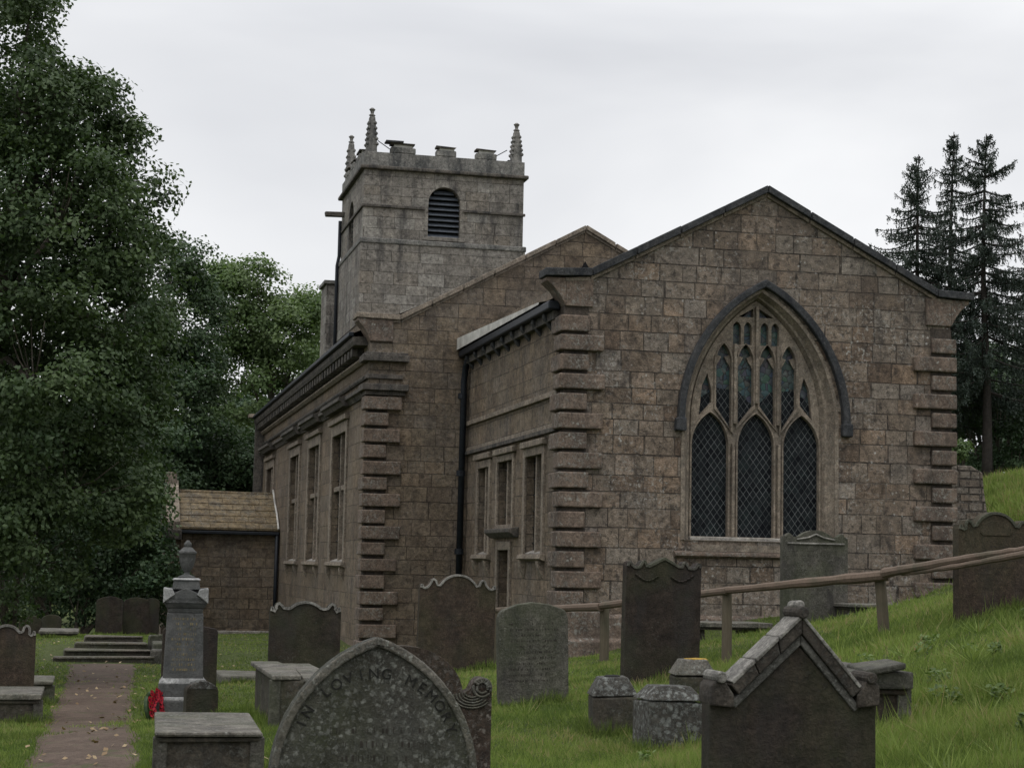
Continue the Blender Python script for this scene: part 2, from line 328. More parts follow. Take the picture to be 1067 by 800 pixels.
def rect(a, b, c, d): return [(a, c), (b, c), (b, d), (a, d)]
def arc(cx, cz, r, a0, a1, n=10): return [(cx+r*math.cos(R(a0+(a1-a0)*i/n)), cz+r*math.sin(R(a0+(a1-a0)*i/n))) for i in range(n+1)]
def gothic(c, hw, z0, zs, za, n=10):                  # pointed arch opening, counter-clockwise
    rise = za-zs; r = (hw*hw+rise*rise)/(2*hw); a = math.degrees(math.asin(min(1, rise/r)))
    if r < hw: a = 180-a
    rt = arc(c+hw-r, zs, r, 0, a, n); lt = [(2*c-x, z) for x, z in reversed(rt[:-1])]
    return [(c-hw, z0), (c+hw, z0)] + rt + lt
# ------------------------------------------------------------------ terrain
CP = [(-400,6,-1.6),(533,.5,-1.5),(1500,6,-1.0),(533,-20,-1.5),(-200,9,-1.62),(533,9,-1.46),(1067,8,-1.12),(1300,9,-.9),
 (-300,14,-1.72),(60,14,-1.7),(220,13,-1.68),(533,14,-1.48),(700,14.5,-1.42),(640,15,-1.4),(940,11.5,-1.02),(1067,13,-.72),(1300,14,-.4),(850,15,-1.12),
 (0,18,-1.76),(200,20,-1.78),(300,18,-1.55),(360,19.5,-1.52),(557,17.5,-1.36),(690,18.5,-1.18),(758,20,-1.05),(924,19,-.66),(1035,18,-.4),(1250,18,0),
 (20,20.5,-1.8),(630,22.6,-1.2),(475,23,-1.38),(255,25,-1.72),(110,25,-1.88),(110,31.5,-1.95),(-200,30,-1.9),(110,35.2,-1.72),(60,35,-1.76),(0,42,-1.9),(165,35,-1.85),
 (765,27,-1.2),(850,26,-.88),(940,27,-.78),(1030,24,-.2),(600,31,-1.58),(720,31,-1.1),(850,32,-.85),(990,32,-.86),(1067,30,.25),(1067,38,1.4),(1020,40,1.25),(1045,46,2.45),(1200,40,2.4),(1300,30,1.2),(1200,55,3.2),
 (378,38.6,-1.9),(290,36,-1.9),(130,47,-2.07),(0,55,-2.3),(130,57,-2.5),(200,56,-2.55),(290,57,-2.55),(-300,60,-2.2),(0,90,-2.4),(300,90,-2.5),(900,90,1.2),(1300,90,4),(600,60,-1.5)]
CX = np.array([[*at(px, 640, d)[:2]] for px, d, z in CP]); CZ = np.array([z for *_, z in CP])
def _k(r): return np.sqrt(r*r+4.0)
_A = _k(np.linalg.norm(CX[:, None]-CX[None], axis=2)); n_ = len(CP)
_B = np.zeros((n_+1, n_+1)); _B[:n_, :n_] = _A
_B[:n_, n_] = 1; _B[n_, :n_] = 1
_W = np.linalg.solve(_B, np.append(CZ, 0))
def terr(x, y):
    x = np.atleast_1d(np.asarray(x, float)); y = np.atleast_1d(np.asarray(y, float))
    xc = np.clip(x, -25, 60); yc = np.clip(y, -12, 95); out = np.empty(len(x))
    for i in range(0, len(x), 20000):
        p = np.stack([xc[i:i+20000], yc[i:i+20000]], 1)
        out[i:i+20000] = _k(np.linalg.norm(p[:, None]-CX[None], axis=2))@_W[:n_] + _W[n_]
    return out + .018*np.sin(x*2.1+1.3*y)*np.cos(y*1.7-.6*x)
def tz(x, y): return float(terr(x, y)[0])
def spot(px, d):                                      # point on the ground
    p = at(px, 640, d); return Vector((p.x, p.y, tz(p.x, p.y)))
def build_ground():
    n = 330; s = np.linspace(-1, 1, n); w = 34*s + 1500*np.sign(s)*np.abs(s)**7
    X, Y = np.meshgrid(w+8, w+26); Z = terr(X.ravel(), Y.ravel())
    V = np.stack([X.ravel(), Y.ravel(), Z], 1); i = np.arange(n*n).reshape(n, n)
    Fc = np.stack([i[:-1, :-1], i[:-1, 1:], i[1:, 1:], i[1:, :-1]], -1).reshape(-1, 4)
    me = bpy.data.meshes.new('ground'); me.vertices.add(len(V)); me.vertices.foreach_set('co', V.ravel())
    me.loops.add(Fc.size); me.loops.foreach_set('vertex_index', Fc.ravel().astype(np.int32)); me.polygons.add(len(Fc))
    me.polygons.foreach_set('loop_start', np.arange(0, Fc.size, 4, dtype=np.int32)); me.update(calc_edges=True); me.validate()
    tag(link('ground', me, M['ground'], smooth=True), kind='structure')
build_ground()
PATH = [(92, 9, .45), (91, 12, .45), (93, 14.5, .44), (97, 18, .44), (102, 22, .45), (107, 27, .5), (110, 32.2, .58)]
def path_center(d):
    ds = [p[1] for p in PATH]; return np.interp(d, ds, [p[0] for p in PATH]), np.interp(d, ds, [p[2] for p in PATH])
def build_path():
    b = MB(); n = 60; m_ = 7
    for i in range(n+1):
        d = 9+(32.2-9)*i/n; px, hw = path_center(d); c = at(px, 640, d)
        for k in range(m_+1):
            o = (k/m_-.5)*2*hw*(1+.22*mnoise.noise((d*1.4, k > m_/2, 3))); x = c.x+o; y = c.y
            b.v.append((x, y, tz(x, y)+.006+.016*math.cos((k/m_-.5)*math.pi)))
    for i in range(n):
        for k in range(m_): a = i*(m_+1)+k; b.f.append((a, a+1, a+m_+2, a+m_+1))
    tag(b.obj('path', M['path'], smooth=True), kind='structure')
build_path()
# ------------------------------------------------------------------ church
CH = empty('church', (11.6, 45, -1.6), 'old stone church with square pinnacled tower, porch and tall gothic east window', 'church')
def cpart(b, name, mat, parent=None, **k):           # church parts are modelled in world coordinates
    me = b.mesh(name)
    o = link(name, me, mat, parent or CH, **k)
    if parent is None: o.matrix_parent_inverse = Matrix.Translation(-CH.location)
    return o
def strip(name, mat, prof, a, b_, kind, base, parent=None):
    # moulding run: prof is (outward, z); kind 'S' runs in Y on plane X=base, 'E' runs in X on plane Y=base
    mb = MB()
    if kind == 'S': mb.prism(prof, lambda u, v, t: (base-u, t, v), a, b_)
    else: mb.prism(prof, lambda u, v, t: (t, base-u, v), a, b_)
    return cpart(mb, name, mat, parent)
def quoins(cx, cy, z0, z1, h=.335, le=.72, se=.42, ls=.62, ss=.36, pr=.10, gap=.07, mat='quoin'):
    z = z0; k = 0
    cpart(MB().box(cx-.012, cx+se, cy-.012, cy+ss, z0, z1), 'quoin_bed', M['bed'])
    while z+h <= z1+.02:
        e, s_ = (le, ss) if k % 2 == 0 else (se, ls)
        e += random.uniform(-.03, .03); p = pr+random.uniform(-.012, .012); g_ = gap*random.uniform(.75, 1.15)
        b = MB().box(cx-p, cx+e, cy-p, cy+s_, z+g_, z+h)
        cpart(b, 'quoin', M[mat], bevel=.024, seg=2); z += h; k += 1
# --- chancel east wall
X0, X1, YE, XC = 7.93, 15.33, 30.0, 11.62
win_out = gothic(11.6, 1.42, .5, 2.62, 4.99, 14)
win_in = gothic(11.59, 1.225, .56, 2.62, 4.86, 14)
wall = [(X0, -2.6), (X1, -2.6), (X1, 5.05), (15.04, 5.1), (11.68, 6.86), (8.39, 5.12), (X0, 5.05)]
cpart(MB().plate(wall, [win_out], east(YE), 0, .3), 'east_wall', M['wall'])
# splayed window reveal between the wall face and the tracery
def ringsurf(la, lb, ta, tb, mp):
    b = MB(); n = len(la); b.v = [mp(*p, ta) for p in la]+[mp(*p, tb) for p in lb]; b.f = [(i, (i+1) % n, (i+1) % n+n, i+n) for i in range(n)]; return b
WN = cpart(ringsurf(win_out, gothic(11.595, 1.34, .5, 2.62, 4.94, 14), 0.001, .12, east(YE)), 'window', M['trim'])
cpart(ringsurf(gothic(11.595, 1.34, .5, 2.62, 4.94, 14), gothic(11.59, 1.30, .5, 2.62, 4.91, 14), .12, .13, east(YE)), 'reveal', M['trim'], WN)
cpart(ringsurf(gothic(11.59, 1.30, .5, 2.62, 4.91, 14), win_in, .13, .30, east(YE)), 'reveal', M['trim'], WN)
# raised outer order of the frame, flush blocks
cpart(MB().plate(gothic(11.6, 1.50, .5, 2.62, 5.06, 14), [gothic(11.6, 1.425, .49, 2.62, 4.995, 14)], east(YE), -.018, .02), 'frame', M['trim'], WN)
lights = [10.712, 11.587, 12.462]
def lower(c, g_=0): return gothic(c, .345+g_, .565-g_, 2.2, 2.80+g_, 8)
def ext(x):                                           # top of the lower arches
    c = min(lights, key=lambda q: abs(q-x)); dx = abs(x-c); return 2.92 - .55*(dx/.43)**1.7
def upper(c, hw, zs, za): 
    g_ = gothic(c, hw, 0, zs, za, 5); g_[0] = (c-hw, ext(c-hw)+.035); g_[1] = (c+hw, ext(c+hw)+.035)
    if min(abs(c-q) for q in lights) < hw: g_ = g_[:1]+[(x, ext(x)+.035) for x in np.linspace(c-hw+.06, c+hw-.06, 3)]+g_[1:]
    return g_
ups = [(10.965, .145), (11.385, .15), (11.80, .15), (12.215, .145)]
holes = [lower(c) for c in lights] + [upper(c, hw, 3.72, 4.06) for c, hw in ups]
holes += [[(10.50, 2.72), (10.74, 2.98), (10.74, 3.2), (10.66, 3.5), (10.56, 3.28)], [(12.44, 2.98), (12.68, 2.72), (12.62, 3.28), (12.52, 3.5), (12.44, 3.2)]]
tiny = [(11.22, .075), (11.43, .075), (11.75, .075), (11.96, .075)]
def tinyh(c, hw): g_ = gothic(c, hw, 4.05, 4.36, 4.47, 4); return g_
holes += [tinyh(c, hw) for c, hw in tiny]
holes += [[(11.25, 4.56), (11.53, 4.56), (11.53, 4.72)], [(11.65, 4.56), (11.93, 4.56), (11.65, 4.72)]]
cpart(MB().plate(gothic(11.59, 1.24, .56, 2.62, 4.87, 14), holes, east(YE), .22, .36), 'tracery', M['trim'], WN)
# thinner raised mouldings round each light
rims = MB()
for h_ in holes[:7]:
    cx_ = sum(p[0] for p in h_)/len(h_); cz_ = sum(p[1] for p in h_)/len(h_)
    w_ = max(p[0] for p in h_)-min(p[0] for p in h_); ht = max(p[1] for p in h_)-min(p[1] for p in h_)
    big = [(cx_+(x-cx_)*(1+.075/w_), cz_+(z-cz_)*(1+.085/ht)) for x, z in h_]
    rims.plate(big, [[(cx_+(x-cx_)*.998, cz_+(z-cz_)*.998) for x, z in h_]], east(YE), .185, .225)
for x, za, zb in ((11.15, .57, 2.25), (12.025, .57, 2.25), (11.175, 2.6, 4.05), (12.0, 2.6, 4.05), (11.59, 2.98, 4.75)): rims.box(x-.028, x+.028, YE+.15, YE+.23, za, zb)
cpart(rims, 'moulding', M['trim'], WN, bevel=.008, seg=1)
cpart(MB().plate(gothic(11.59, 1.24, .56, 2.62, 2.9, 4), [], east(YE), .30, .31), 'leaded_light', M['glass'], WN)
cpart(MB().plate([(10.36, 2.83), (12.82, 2.83), (12.66, 3.6), (12.3, 4.1), (11.6, 4.8), (10.9, 4.1), (10.5, 3.6)], [], east(YE), .312, .32), 'stained_light', M['stained'], WN)
for c, hw in ups:
    for s_ in (-1, 1): cpart(MB().prism([(c+s_*hw, 3.62), (c+s_*hw, 3.86), (c+s_*.03, 3.82), (c+s_*.07, 3.74)], east(YE), .26, .30), 'cusp', M['trim'], WN)
# hood mould, dark with weather
hb = MB(); ho = gothic(11.66, 1.645, 2.5, 2.62, 5.22, 16)[2:]; hi = gothic(11.65, 1.51, 2.5, 2.62, 5.08, 16)[2:]
hb.prism(ho[:]+list(reversed(hi)), east(YE), -.12, .01); cpart(hb, 'hood_mould', M['coping'], bevel=.02)
for sx in (10.07, 13.24): cpart(MB().box(sx-.1, sx+.1, YE-.14, YE+.01, 2.42, 2.66, .01), 'label_stop', M['coping'], bevel=.03)
# sill of pale worn stone and the ledge below
cpart(MB().box(10.3, 12.88, YE+.02, YE+.3, .42, .56, .004), 'sill', M['pale'], WN, bevel=.015)
cpart(MB().prism([(0, .30), (.09, .28), (.1, .25), (.1, .22), (.03, .18), (0, .18)], lambda u, v, t: (t, YE-u, v), 9.98, 13.2), 'sill_course', M['quoin'])
cpart(MB().box(10.3, 12.9, YE-.03, YE+.02, .3, .42, .004), 'sill_slope', M['trim'], WN)
cpart(MB().prism([(0, -.82), (.1, -.88), (.1, -1.25), (.16, -1.3), (.16, -2.6), (0, -2.6)], lambda u, v, t: (t, YE-u, v), X0-.02, X1+.02), 'plinth', M['quoin'], bevel=.02)
# coping
def coping(kl, il, ap, ir, kr, Y, th, fr, back, mat, name='coping'):
    top = [kl, il, ap, ir, kr]; b = MB()
    for i in range(4):
        (xa, za), (xb, zb) = top[i], top[i+1]; L_ = math.hypot(xb-xa, zb-za); n = max(1, round(L_/.85))
        for k in range(n):
            a = k/n+.004; c = (k+1)/n-.004; j = random.uniform(-.008, .008)
            p = [(xa+(xb-xa)*a, za+(zb-za)*a), (xa+(xb-xa)*c, za+(zb-za)*c)]
            b.prism([(p[0][0], p[0][1]-th), (p[1][0], p[1][1]-th), (p[1][0], p[1][1]+j), (p[0][0], p[0][1]+j)], east(Y), -fr+j, back)
    return cpart(b, name, M[mat], bevel=.012)
coping((7.53, 5.2), (8.39, 5.24), (11.68, 6.96), (15.04, 5.22), (15.76, 5.19), YE, .14, .13, .38, 'coping')
coping((7.9, 5.06), (8.37, 5.1), (11.68, 6.83), (15.05, 5.08), (15.36, 5.05), YE, .08, .05, .06, 'trim', 'coping_bed')
def kneeler(x, s_, Y, z, w=.36, h=.5, d=.42, mat='quoin'):
    pts = [(x, z), (x+s_*w, z)] + [(x+s_*(w*math.cos(R(a))*.98), z-.06-h*.9*math.sin(R(a))) for a in range(0, 91, 15)] + [(x, z-h)]
    pts = [(x, z), (x+s_*w, z), (x+s_*w, z-.06), (x+s_*w*.8, z-.12), (x+s_*w*.55, z-.2), (x+s_*w*.3, z-.32), (x+s_*.08*w, z-h*.9), (x, z-h)]
    cpart(MB().prism(pts, east(Y), -.05, d), 'kneeler', M[mat], bevel=.012)
    cpart(MB().box(min(x, x-s_*.5), max(x, x-s_*.5), Y-.05, Y+d, z-h, z), 'kneeler', M[mat], bevel=.015)
kneeler(X0, -1, YE, 5.05); kneeler(X1, 1, YE, 5.05)
quoins(X0, YE, -2.1+.28, 4.6, .345)
z = -1.9; k = 0
cpart(MB().box(X1-.4, X1+.012, YE-.012, YE+.4, -1.9, 4.5), 'quoin_bed', M['bed'])
while z < 4.3:                                        # right-hand corner of the chancel
    if k % 2 == 0: cpart(MB().box(X1-.76, X1+.09, YE-.1, YE+.4, z+.07, z+.345), 'quoin', M['quoin'], bevel=.028)
    else: cpart(MB().box(X1-.4, X1+.09, YE-.085, YE+.6, z+.07, z+.345), 'quoin', M['quoin'], bevel=.028)
    z += .345; k += 1
# --- chancel south wall
SW = [(31.35, 32.65, .2, 2.02), (33.72, 35.02, .78, 2.04), (35.85, 36.9, .2, 2.0)]
DR = (33.9, 34.85, -2.2, .28)
sh = [rect(a, b_, c, d) for a, b_, c, d in SW+[DR]]
cpart(MB().plate(rect(30.3, 38.3, -2.6, 5.0), sh, south(X0), 0, .45), 'chancel_wall', M['side'])
cpart(MB().plate(rect(30.3, 38.3, -2.6, 5.0), [], south(X1), -.45, 0), 'chancel_wall', M['side'])
def south_window(a, b_, c, d, X, mull=True, transom=None, sill=True, brackets=False, fr=.16, depth=.17, hood=None):
    W = cpart(MB().plate(rect(a-fr, b_+fr, c-(0 if sill else fr), d+fr), [rect(a, b_, c, d)], south(X), -.045, .02), 'window', M['trim'], bevel=.01)
    cpart(MB().box(X+depth-.02, X+depth, a, b_, c, d), 'glass', M['clear'], W)
    mid = (a+b_)/2
    if mull: cpart(MB().box(X+.02, X+.12, mid-.05, mid+.05, c, d), 'mullion', M['trim'], W, bevel=.012)
    if mull: cpart(MB().box(X+.06, X+.12, mid+.052, mid+.1, c+.05, d-.02), 'window_frame', M['red'], W)
    if transom: cpart(MB().box(X+.04, X+.12, a, b_, transom-.06, transom+.06), 'transom', M['trim'], W, bevel=.012)
    bars = MB(); zz = c+.2
    while zz < d: bars.box(X+depth-.04, X+depth-.022, a, b_, zz, zz+.018); zz += .3
    cpart(bars, 'glazing_bars', M['black'], W)
    if sill:
        cpart(MB().prism([(0, c), (.1, c-.01), (.12, c-.09), (.02, c-.13), (0, c-.13)], lambda u, v, t: (X-u, t, v), a-fr-.08, b_+fr+.08), 'sill', M['trim'], W, bevel=.01)
        cpart(MB().prism([(.3, c+.13), (0, c+.02), (0, c), (.3, c)], lambda u, v, t: (X+u, t, v), a, b_), 'sill', M['pale'], W)
    if brackets:
        for y in (a-.04, b_+.04): cpart(MB().prism([(0, c-.13), (.12, c-.13), (.1, c-.25), (.03, c-.4), (0, c-.45)], lambda u, v, t: (X-u, t, v), y-.08, y+.08), 'bracket', M['trim'], W)
    return W
south_window(*SW[0], X0, brackets=True); south_window(*SW[1], X0, sill=False, fr=.13); south_window(*SW[2], X0, brackets=True)
# door under the middle window
D0 = cpart(MB().box(X0+.28, X0+.33, DR[0], DR[1], DR[2], DR[3]), 'door', M['door'])
cpart(MB().plate(rect(DR[0]-.17, DR[1]+.17, -2.2, .45), [rect(DR[0], DR[1], -2.19, DR[3])], south(X0), -.05, .02), 'door_frame', M['trim'], D0, bevel=.012)
for yy in (DR[0]+.3, DR[1]-.3): cpart(MB().box(X0+.26, X0+.28, yy-.015, yy+.015, -1.5, DR[3]), 'door_batten', M['trim'], D0)
cpart(MB().prism([(0, .72), (.2, .69), (.2, .62), (.07, .52), (0, .52)], lambda u, v, t: (X0-u, t, v), 33.2, 35.4), 'door_hood', M['cornice'], bevel=.012)
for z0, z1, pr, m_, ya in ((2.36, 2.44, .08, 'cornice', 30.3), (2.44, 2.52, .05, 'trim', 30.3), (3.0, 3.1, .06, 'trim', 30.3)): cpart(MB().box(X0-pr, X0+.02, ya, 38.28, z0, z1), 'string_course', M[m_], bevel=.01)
for a, b_, c, d in SW: cpart(MB().box(X0-.1, X0+.02, a-.22, b_+.22, 2.18, 2.3), 'window_hood', M['trim'], bevel=.015)
# eaves: gutter on dark brackets
cpart(MB().box(X0-.24, X0-.02, 30.25, 38.28, 4.52, 4.68), 'gutter', M['black'], bevel=.03)
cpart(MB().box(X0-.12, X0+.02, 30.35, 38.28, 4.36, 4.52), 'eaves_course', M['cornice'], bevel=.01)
for i in range(9):
    y = 30.9+i*.86; cpart(MB().prism([(0, 4.52), (.18, 4.52), (.17, 4.44), (.05, 4.28), (0, 4.22)], lambda u, v, t: (X0-u, t, v), y-.09, y+.09), 'eaves_bracket', M['coping'], bevel=.012)
cpart(MB().add([(X0-.26, 30.9, 4.69), (X0-.28, 38.28, 4.69), (X0-.28, 38.28, 4.95), (X0-.26, 30.9, 4.73), (X0+.1, 30.9, 4.80), (X0+.1, 38.28, 5.0)], [(0,1,2,3), (3,2,5,4)]), 'eaves_flashing', M['lead'])
cpart(MB().add([(X0-.2, 30.35, 4.7), (X0-.2, 38.3, 4.7), (XC+.06, 38.3, 6.7), (XC+.06, 30.35, 6.7), (X1+.2, 30.35, 4.7), (X1+.2, 38.3, 4.7)], [(0,1,2,3), (3,2,5,4)]), 'roof', M['roof'])
# --- nave
XN, XN1, YN, YW = 5.72, 15.42, 38.3, 63.3
cpart(MB().plate([(XN, -2.8), (XN1, -2.8), (XN1, 5.2), (14.8, 5.3), (10.57, 7.55), (6.37, 5.25), (XN, 5.25)], [], east(YN), 0, .5), 'nave_east_wall', M['side'])
coping((5.39, 5.42), (6.37, 5.40), (10.57, 7.68), (14.8, 5.42), (15.75, 5.42), YN, .11, .09, .55, 'trim')
coping((5.6, 5.31), (6.38, 5.30), (10.57, 7.58), (14.8, 5.32), (15.5, 5.3), YN, .07, .03, .05, 'trim', 'coping_bed')
cpart(MB().prism([(10.4, 6.55), (10.74, 6.55), (10.57, 6.85)], east(YN), -.02, .02), 'vent', M['dark'])
kneeler(XN, -1, YN, 5.3, .3, .5, .45)
quoins(XN, YN, -2.4, 3.75, .352, le=.72, se=.42, ls=.55, ss=.32, pr=.1, gap=.075)
for z0, z1, pr, w_ in ((4.36, 4.5, .16, .86), (4.5, 4.56, .1, .84), (3.98, 4.08, .06, .74), (3.72, 3.86, .16, .86), (3.62, 3.72, .08, .8)):
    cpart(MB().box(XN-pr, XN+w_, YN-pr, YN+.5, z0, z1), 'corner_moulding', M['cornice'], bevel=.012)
NW = [(41.55, 43.95), (46.6, 48.95), (51.35, 53.65), (58.9, 61.2)]
cpart(MB().plate(rect(YN+.5, YW, -2.8, 5.2), [rect(a, b_, -.02, 3.05) for a, b_ in NW], south(XN), 0, .5), 'nave_wall', M['nave'])
cpart(MB().plate(rect(YN+.5, YW, -2.8, 5.2), [], south(XN1), -.5, 0), 'nave_wall', M['nave'])
cpart(MB().plate([(XN, -2.8), (XN1, -2.8), (XN1, 5.2), (10.57, 7.5), (XN, 5.2)], [], east(YW), -.5, 0), 'nave_west_wall', M['nave'])
for a, b_ in NW[:3]+NW[3:]:
    south_window(a, b_, -.02, 3.05, XN, transom=1.75, brackets=True, fr=.26, depth=.17)
    cpart(MB().box(XN-.12, XN+.02, a-.35, b_+.35, 3.32, 3.44), 'window_hood', M['trim'], bevel=.015)
def nrun(name, mat, prof, a=YN+.3, b_=YW): return strip(name, M[mat], prof, a, b_, 'S', XN)
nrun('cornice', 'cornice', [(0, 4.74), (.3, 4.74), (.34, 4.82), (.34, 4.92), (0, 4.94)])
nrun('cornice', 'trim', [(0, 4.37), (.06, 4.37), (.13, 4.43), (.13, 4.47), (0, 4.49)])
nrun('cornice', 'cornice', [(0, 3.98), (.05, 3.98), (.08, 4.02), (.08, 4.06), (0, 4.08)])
# lower cornice breaks forward over each window
seg = [YN+.5]+[v for a, b_ in NW for v in (a-.55, b_+.55)]+[YW]
for i in range(len(seg)-1):
    f_ = .14 if i % 2 else .0
    nrun('cornice', 'cornice', [(0, 3.6), (.04+f_, 3.6), (.1+f_, 3.7), (.16+f_, 3.72), (.16+f_, 3.8), (0, 3.86)], seg[i], seg[i+1])
y = YN+.9
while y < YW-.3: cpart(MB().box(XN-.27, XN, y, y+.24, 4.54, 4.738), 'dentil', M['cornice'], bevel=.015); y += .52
cpart(MB().box(XN-.42, XN-.3, YN+.4, YW, 4.94, 5.04), 'gutter', M['black'], bevel=.02)
cpart(MB().add([(XN-.36, YN+.5, 5.0), (XN-.36, YW, 5.0), (10.57, YW, 7.45), (10.57, YN+.5, 7.45), (XN1+.3, YN+.5, 5.0), (XN1+.3, YW, 5.0)], [(0,1,2,3), (3,2,5,4)]), 'roof', M['slate'])
cpart(MB().box(XN-.55, XN+.3, YW-.4, YW+.1, 4.98, 5.1), 'kneeler', M['trim']); cpart(MB().box(XN-.3, XN+.3, YW-.38, YW+.05, -2.8, 4.98), 'corner_pier', M['cornice'])
def pipe(pts, r, mat='black', name='downpipe'):
    return cpart(MB().tube(pts, r, 10), name, M[mat], smooth=True)
dp = pipe([(7.84, 37.9, 4.55), (7.82, 38.05, 4.3), (7.8, 38.12, 4.0), (7.78, 38.15, -1.6)], .07)
for z in (3.6, 1.9, .2): cpart(MB().lathe([(.1, z), (.1, z+.12)], 7.78, 38.15, 10), 'pipe_collar', M['black'])
pipe([(5.62, 56.25, .85), (5.62, 56.25, -2.5)], .06)
# --- tower
TX0, TX1, TY0, TY1 = 9.1, 15.1, 63.5, 69.5
bell = lambda c: [(c-.6, 11.93), (c+.6, 11.93)] + arc(c, 13.2, .6, 0, 180, 14)
cpart(MB().plate(rect(TX0, TX1, -2.8, 14.4), [bell(12.1)], east(TY0), 0, .5), 'tower_wall', M['tower'])
cpart(MB().plate(rect(TY0+.5, TY1, -2.8, 14.4), [[(66.1, 11.6), (67.3, 11.6)]+arc(66.7, 13.1, .6, 0, 180, 12)], south(TX0), 0, .5), 'tower_wall', M['tower'])
cpart(MB().plate(rect(TY0+.5, TY1, -2.8, 14.4), [], south(TX1), -.5, 0), 'tower_wall', M['tower'])
cpart(MB().plate(rect(TX0+.5, TX1-.5, -2.8, 14.4), [], east(TY1), -.5, 0), 'tower_wall', M['tower'])
cpart(MB().box(TX0-.06, TX1+.06, TY0-.06, TY1+.06, -2.8, 8.6), 'tower_base', M['side'])
cpart(MB().box(TX0-.12, TX1+.12, TY0-.12, TY1+.12, 11.55, 11.75), 'set_off', M['parapet'], bevel=.04)
cpart(MB().box(TX0-.08, TX1+.08, TY0-.08, TY1+.08, 8.6, 11.56), 'tower_stage', M['tower'])
for side, m1, m2 in (('E', (12.82, TX1+.07), None), ('W', (TX0-.07, 11.38), None)):
    cpart(MB().box(m1[0], m1[1], TY0-.07, TY0+.05, 12.9, 13.0), 'string_course', M['cornice'], bevel=.02)
cpart(MB().box(TX0-.07, TX0+.05, TY0+.05, TY1, 12.9, 13.0), 'string_course', M['cornice'], bevel=.02)
cpart(MB().box(TX0-.16, TX1+.16, TY0-.16, TY1+.16, 14.3, 14.44), 'parapet_string', M['cornice'], bevel=.04)
par = MB()
for a, b_, c, d in ((TX0-.02, TX1+.02, TY0-.02, TY0+.35), (TX0-.02, TX1+.02, TY1-.35, TY1+.02), (TX0-.02, TX0+.35, TY0+.35, TY1-.35), (TX1-.35, TX1+.02, TY0+.35, TY1-.35)): par.box(a, b_, c, d, 14.44, 14.96)
cpart(par, 'parapet', M['parapet'], bevel=.02)
def merlon(x0, x1, y0, y1):
    W = cpart(MB().box(x0, x1, y0, y1, 14.96, 15.2, .015), 'merlon', M['parapet'], bevel=.04)
    cpart(MB().box(x0+.12, x1-.1, y0+.03, y1-.03, 15.2, 15.29, .015), 'merlon_bed', M['lead'], W)
    cpart(MB().box(x0-.0, x1-.04, y0-.04, y1+.02, 15.29, 15.34, .02), 'merlon_cap', M['cornice'], W)
for a, b_ in ((10.05, 10.98), (11.75, 12.52), (13.25, 14.05)):
    merlon(a, b_, TY0-.02, TY0+.33); merlon(a, b_, TY1-.33, TY1)
for a in (64.9, 66.4, 67.9): merlon(TX0-.02, TX0+.33, a, a+.8); merlon(TX1-.33, TX1, a, a+.8)
cpart(MB().box(9.85, 10.5, TY0-.15, TY0+.3, 15.34, 15.4), 'loose_slate', M['coping'])
def pinnacle(x, y, zb, zt, w=.19):
    P_ = cpart(MB().box(x-w-.03, x+w+.03, y-w-.03, y+w+.03, zb, zb+.45), 'pinnacle', M['parapet'], bevel=.02)
    b = MB(); n = 8; pr = [(w, zb+.45), (w*.94, zb+.9), (w*.55, zt-.38), (w*.4, zt-.3)]
    for i in range(3):
        (ra, za), (rb, zb_) = pr[i], pr[i+1]; b.add([(x+sx*r_, y+sy*r_, z_) for r_, z_ in ((ra, za), (rb, zb_)) for sx, sy in ((-1,-1),(1,-1),(1,1),(-1,1))], [(0,1,5,4),(1,2,6,5),(2,3,7,6),(3,0,4,7),(0,3,2,1),(4,5,6,7)])
    cpart(b, 'spire', M['parapet'], P_)
    for i in range(5):
        z_ = zb+.75+i*(zt-zb-1.15)/5; r_ = w*(.97-.5*(i/5))
        for sx, sy in ((-1,-1),(1,-1),(1,1),(-1,1)): cpart(MB().lathe([(.02, z_-.05), (.065, z_), (.06, z_+.05), (.02, z_+.09)], x+sx*r_, y+sy*r_, 6), 'crocket', M['parapet'], P_)
    cpart(MB().lathe([(.06, zt-.32), (.13, zt-.28), (.06, zt-.22), (.07, zt-.14), (.12, zt-.06), (.05, zt)], x, y, 8), 'finial', M['parapet'], P_)
pinnacle(9.36, TY0+.26, 14.5, 16.65); pinnacle(14.84, TY0+.26, 14.5, 16.5); pinnacle(9.36, TY1-.26, 14.5, 16.9); pinnacle(14.84, TY1-.26, 14.5, 16.0)
def louvres(cx, base, mp, z0=11.93, zs=13.2, r=.6):
    b = MB(); n = 9; z = z0+.03
    while z < zs+r-.08:
        hw = r if z+.1 < zs else math.sqrt(max(.0, r*r-(z+.1-zs)**2)); hw = max(hw-.01, .05)
        b.prism([(0, z), (.04, z-.02), (.24, z+.13), (.2, z+.155)], lambda u, v, t: mp(t, u+.1, v), cx-hw, cx+hw); z += .2
    L_ = cpart(b, 'louvre', M['louvre'])
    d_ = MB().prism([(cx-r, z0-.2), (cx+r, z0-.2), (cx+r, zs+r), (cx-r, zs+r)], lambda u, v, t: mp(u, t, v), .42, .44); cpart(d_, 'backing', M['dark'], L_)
louvres(12.1, TY0, lambda u, d, v: (u, TY0+d, v)); louvres(66.7, TX0, lambda u, d, v: (TX0+d, u, v), 11.6, 13.1)
cpart(MB().plate([(12.1-.74, 11.93), (12.1-.605, 11.93)]+arc(12.1, 13.2, .605, 180, 0, 14)+[(12.1+.605, 11.93), (12.1+.74, 11.93)]+arc(12.1, 13.2, .74, 0, 180, 14), [], east(TY0), -.03, .02), 'arch_frame', M['tower'])
cpart(MB().box(11.3, 12.9, TY0-.06, TY0+.1, 11.78, 11.93), 'bell_sill', M['tower'], bevel=.015)
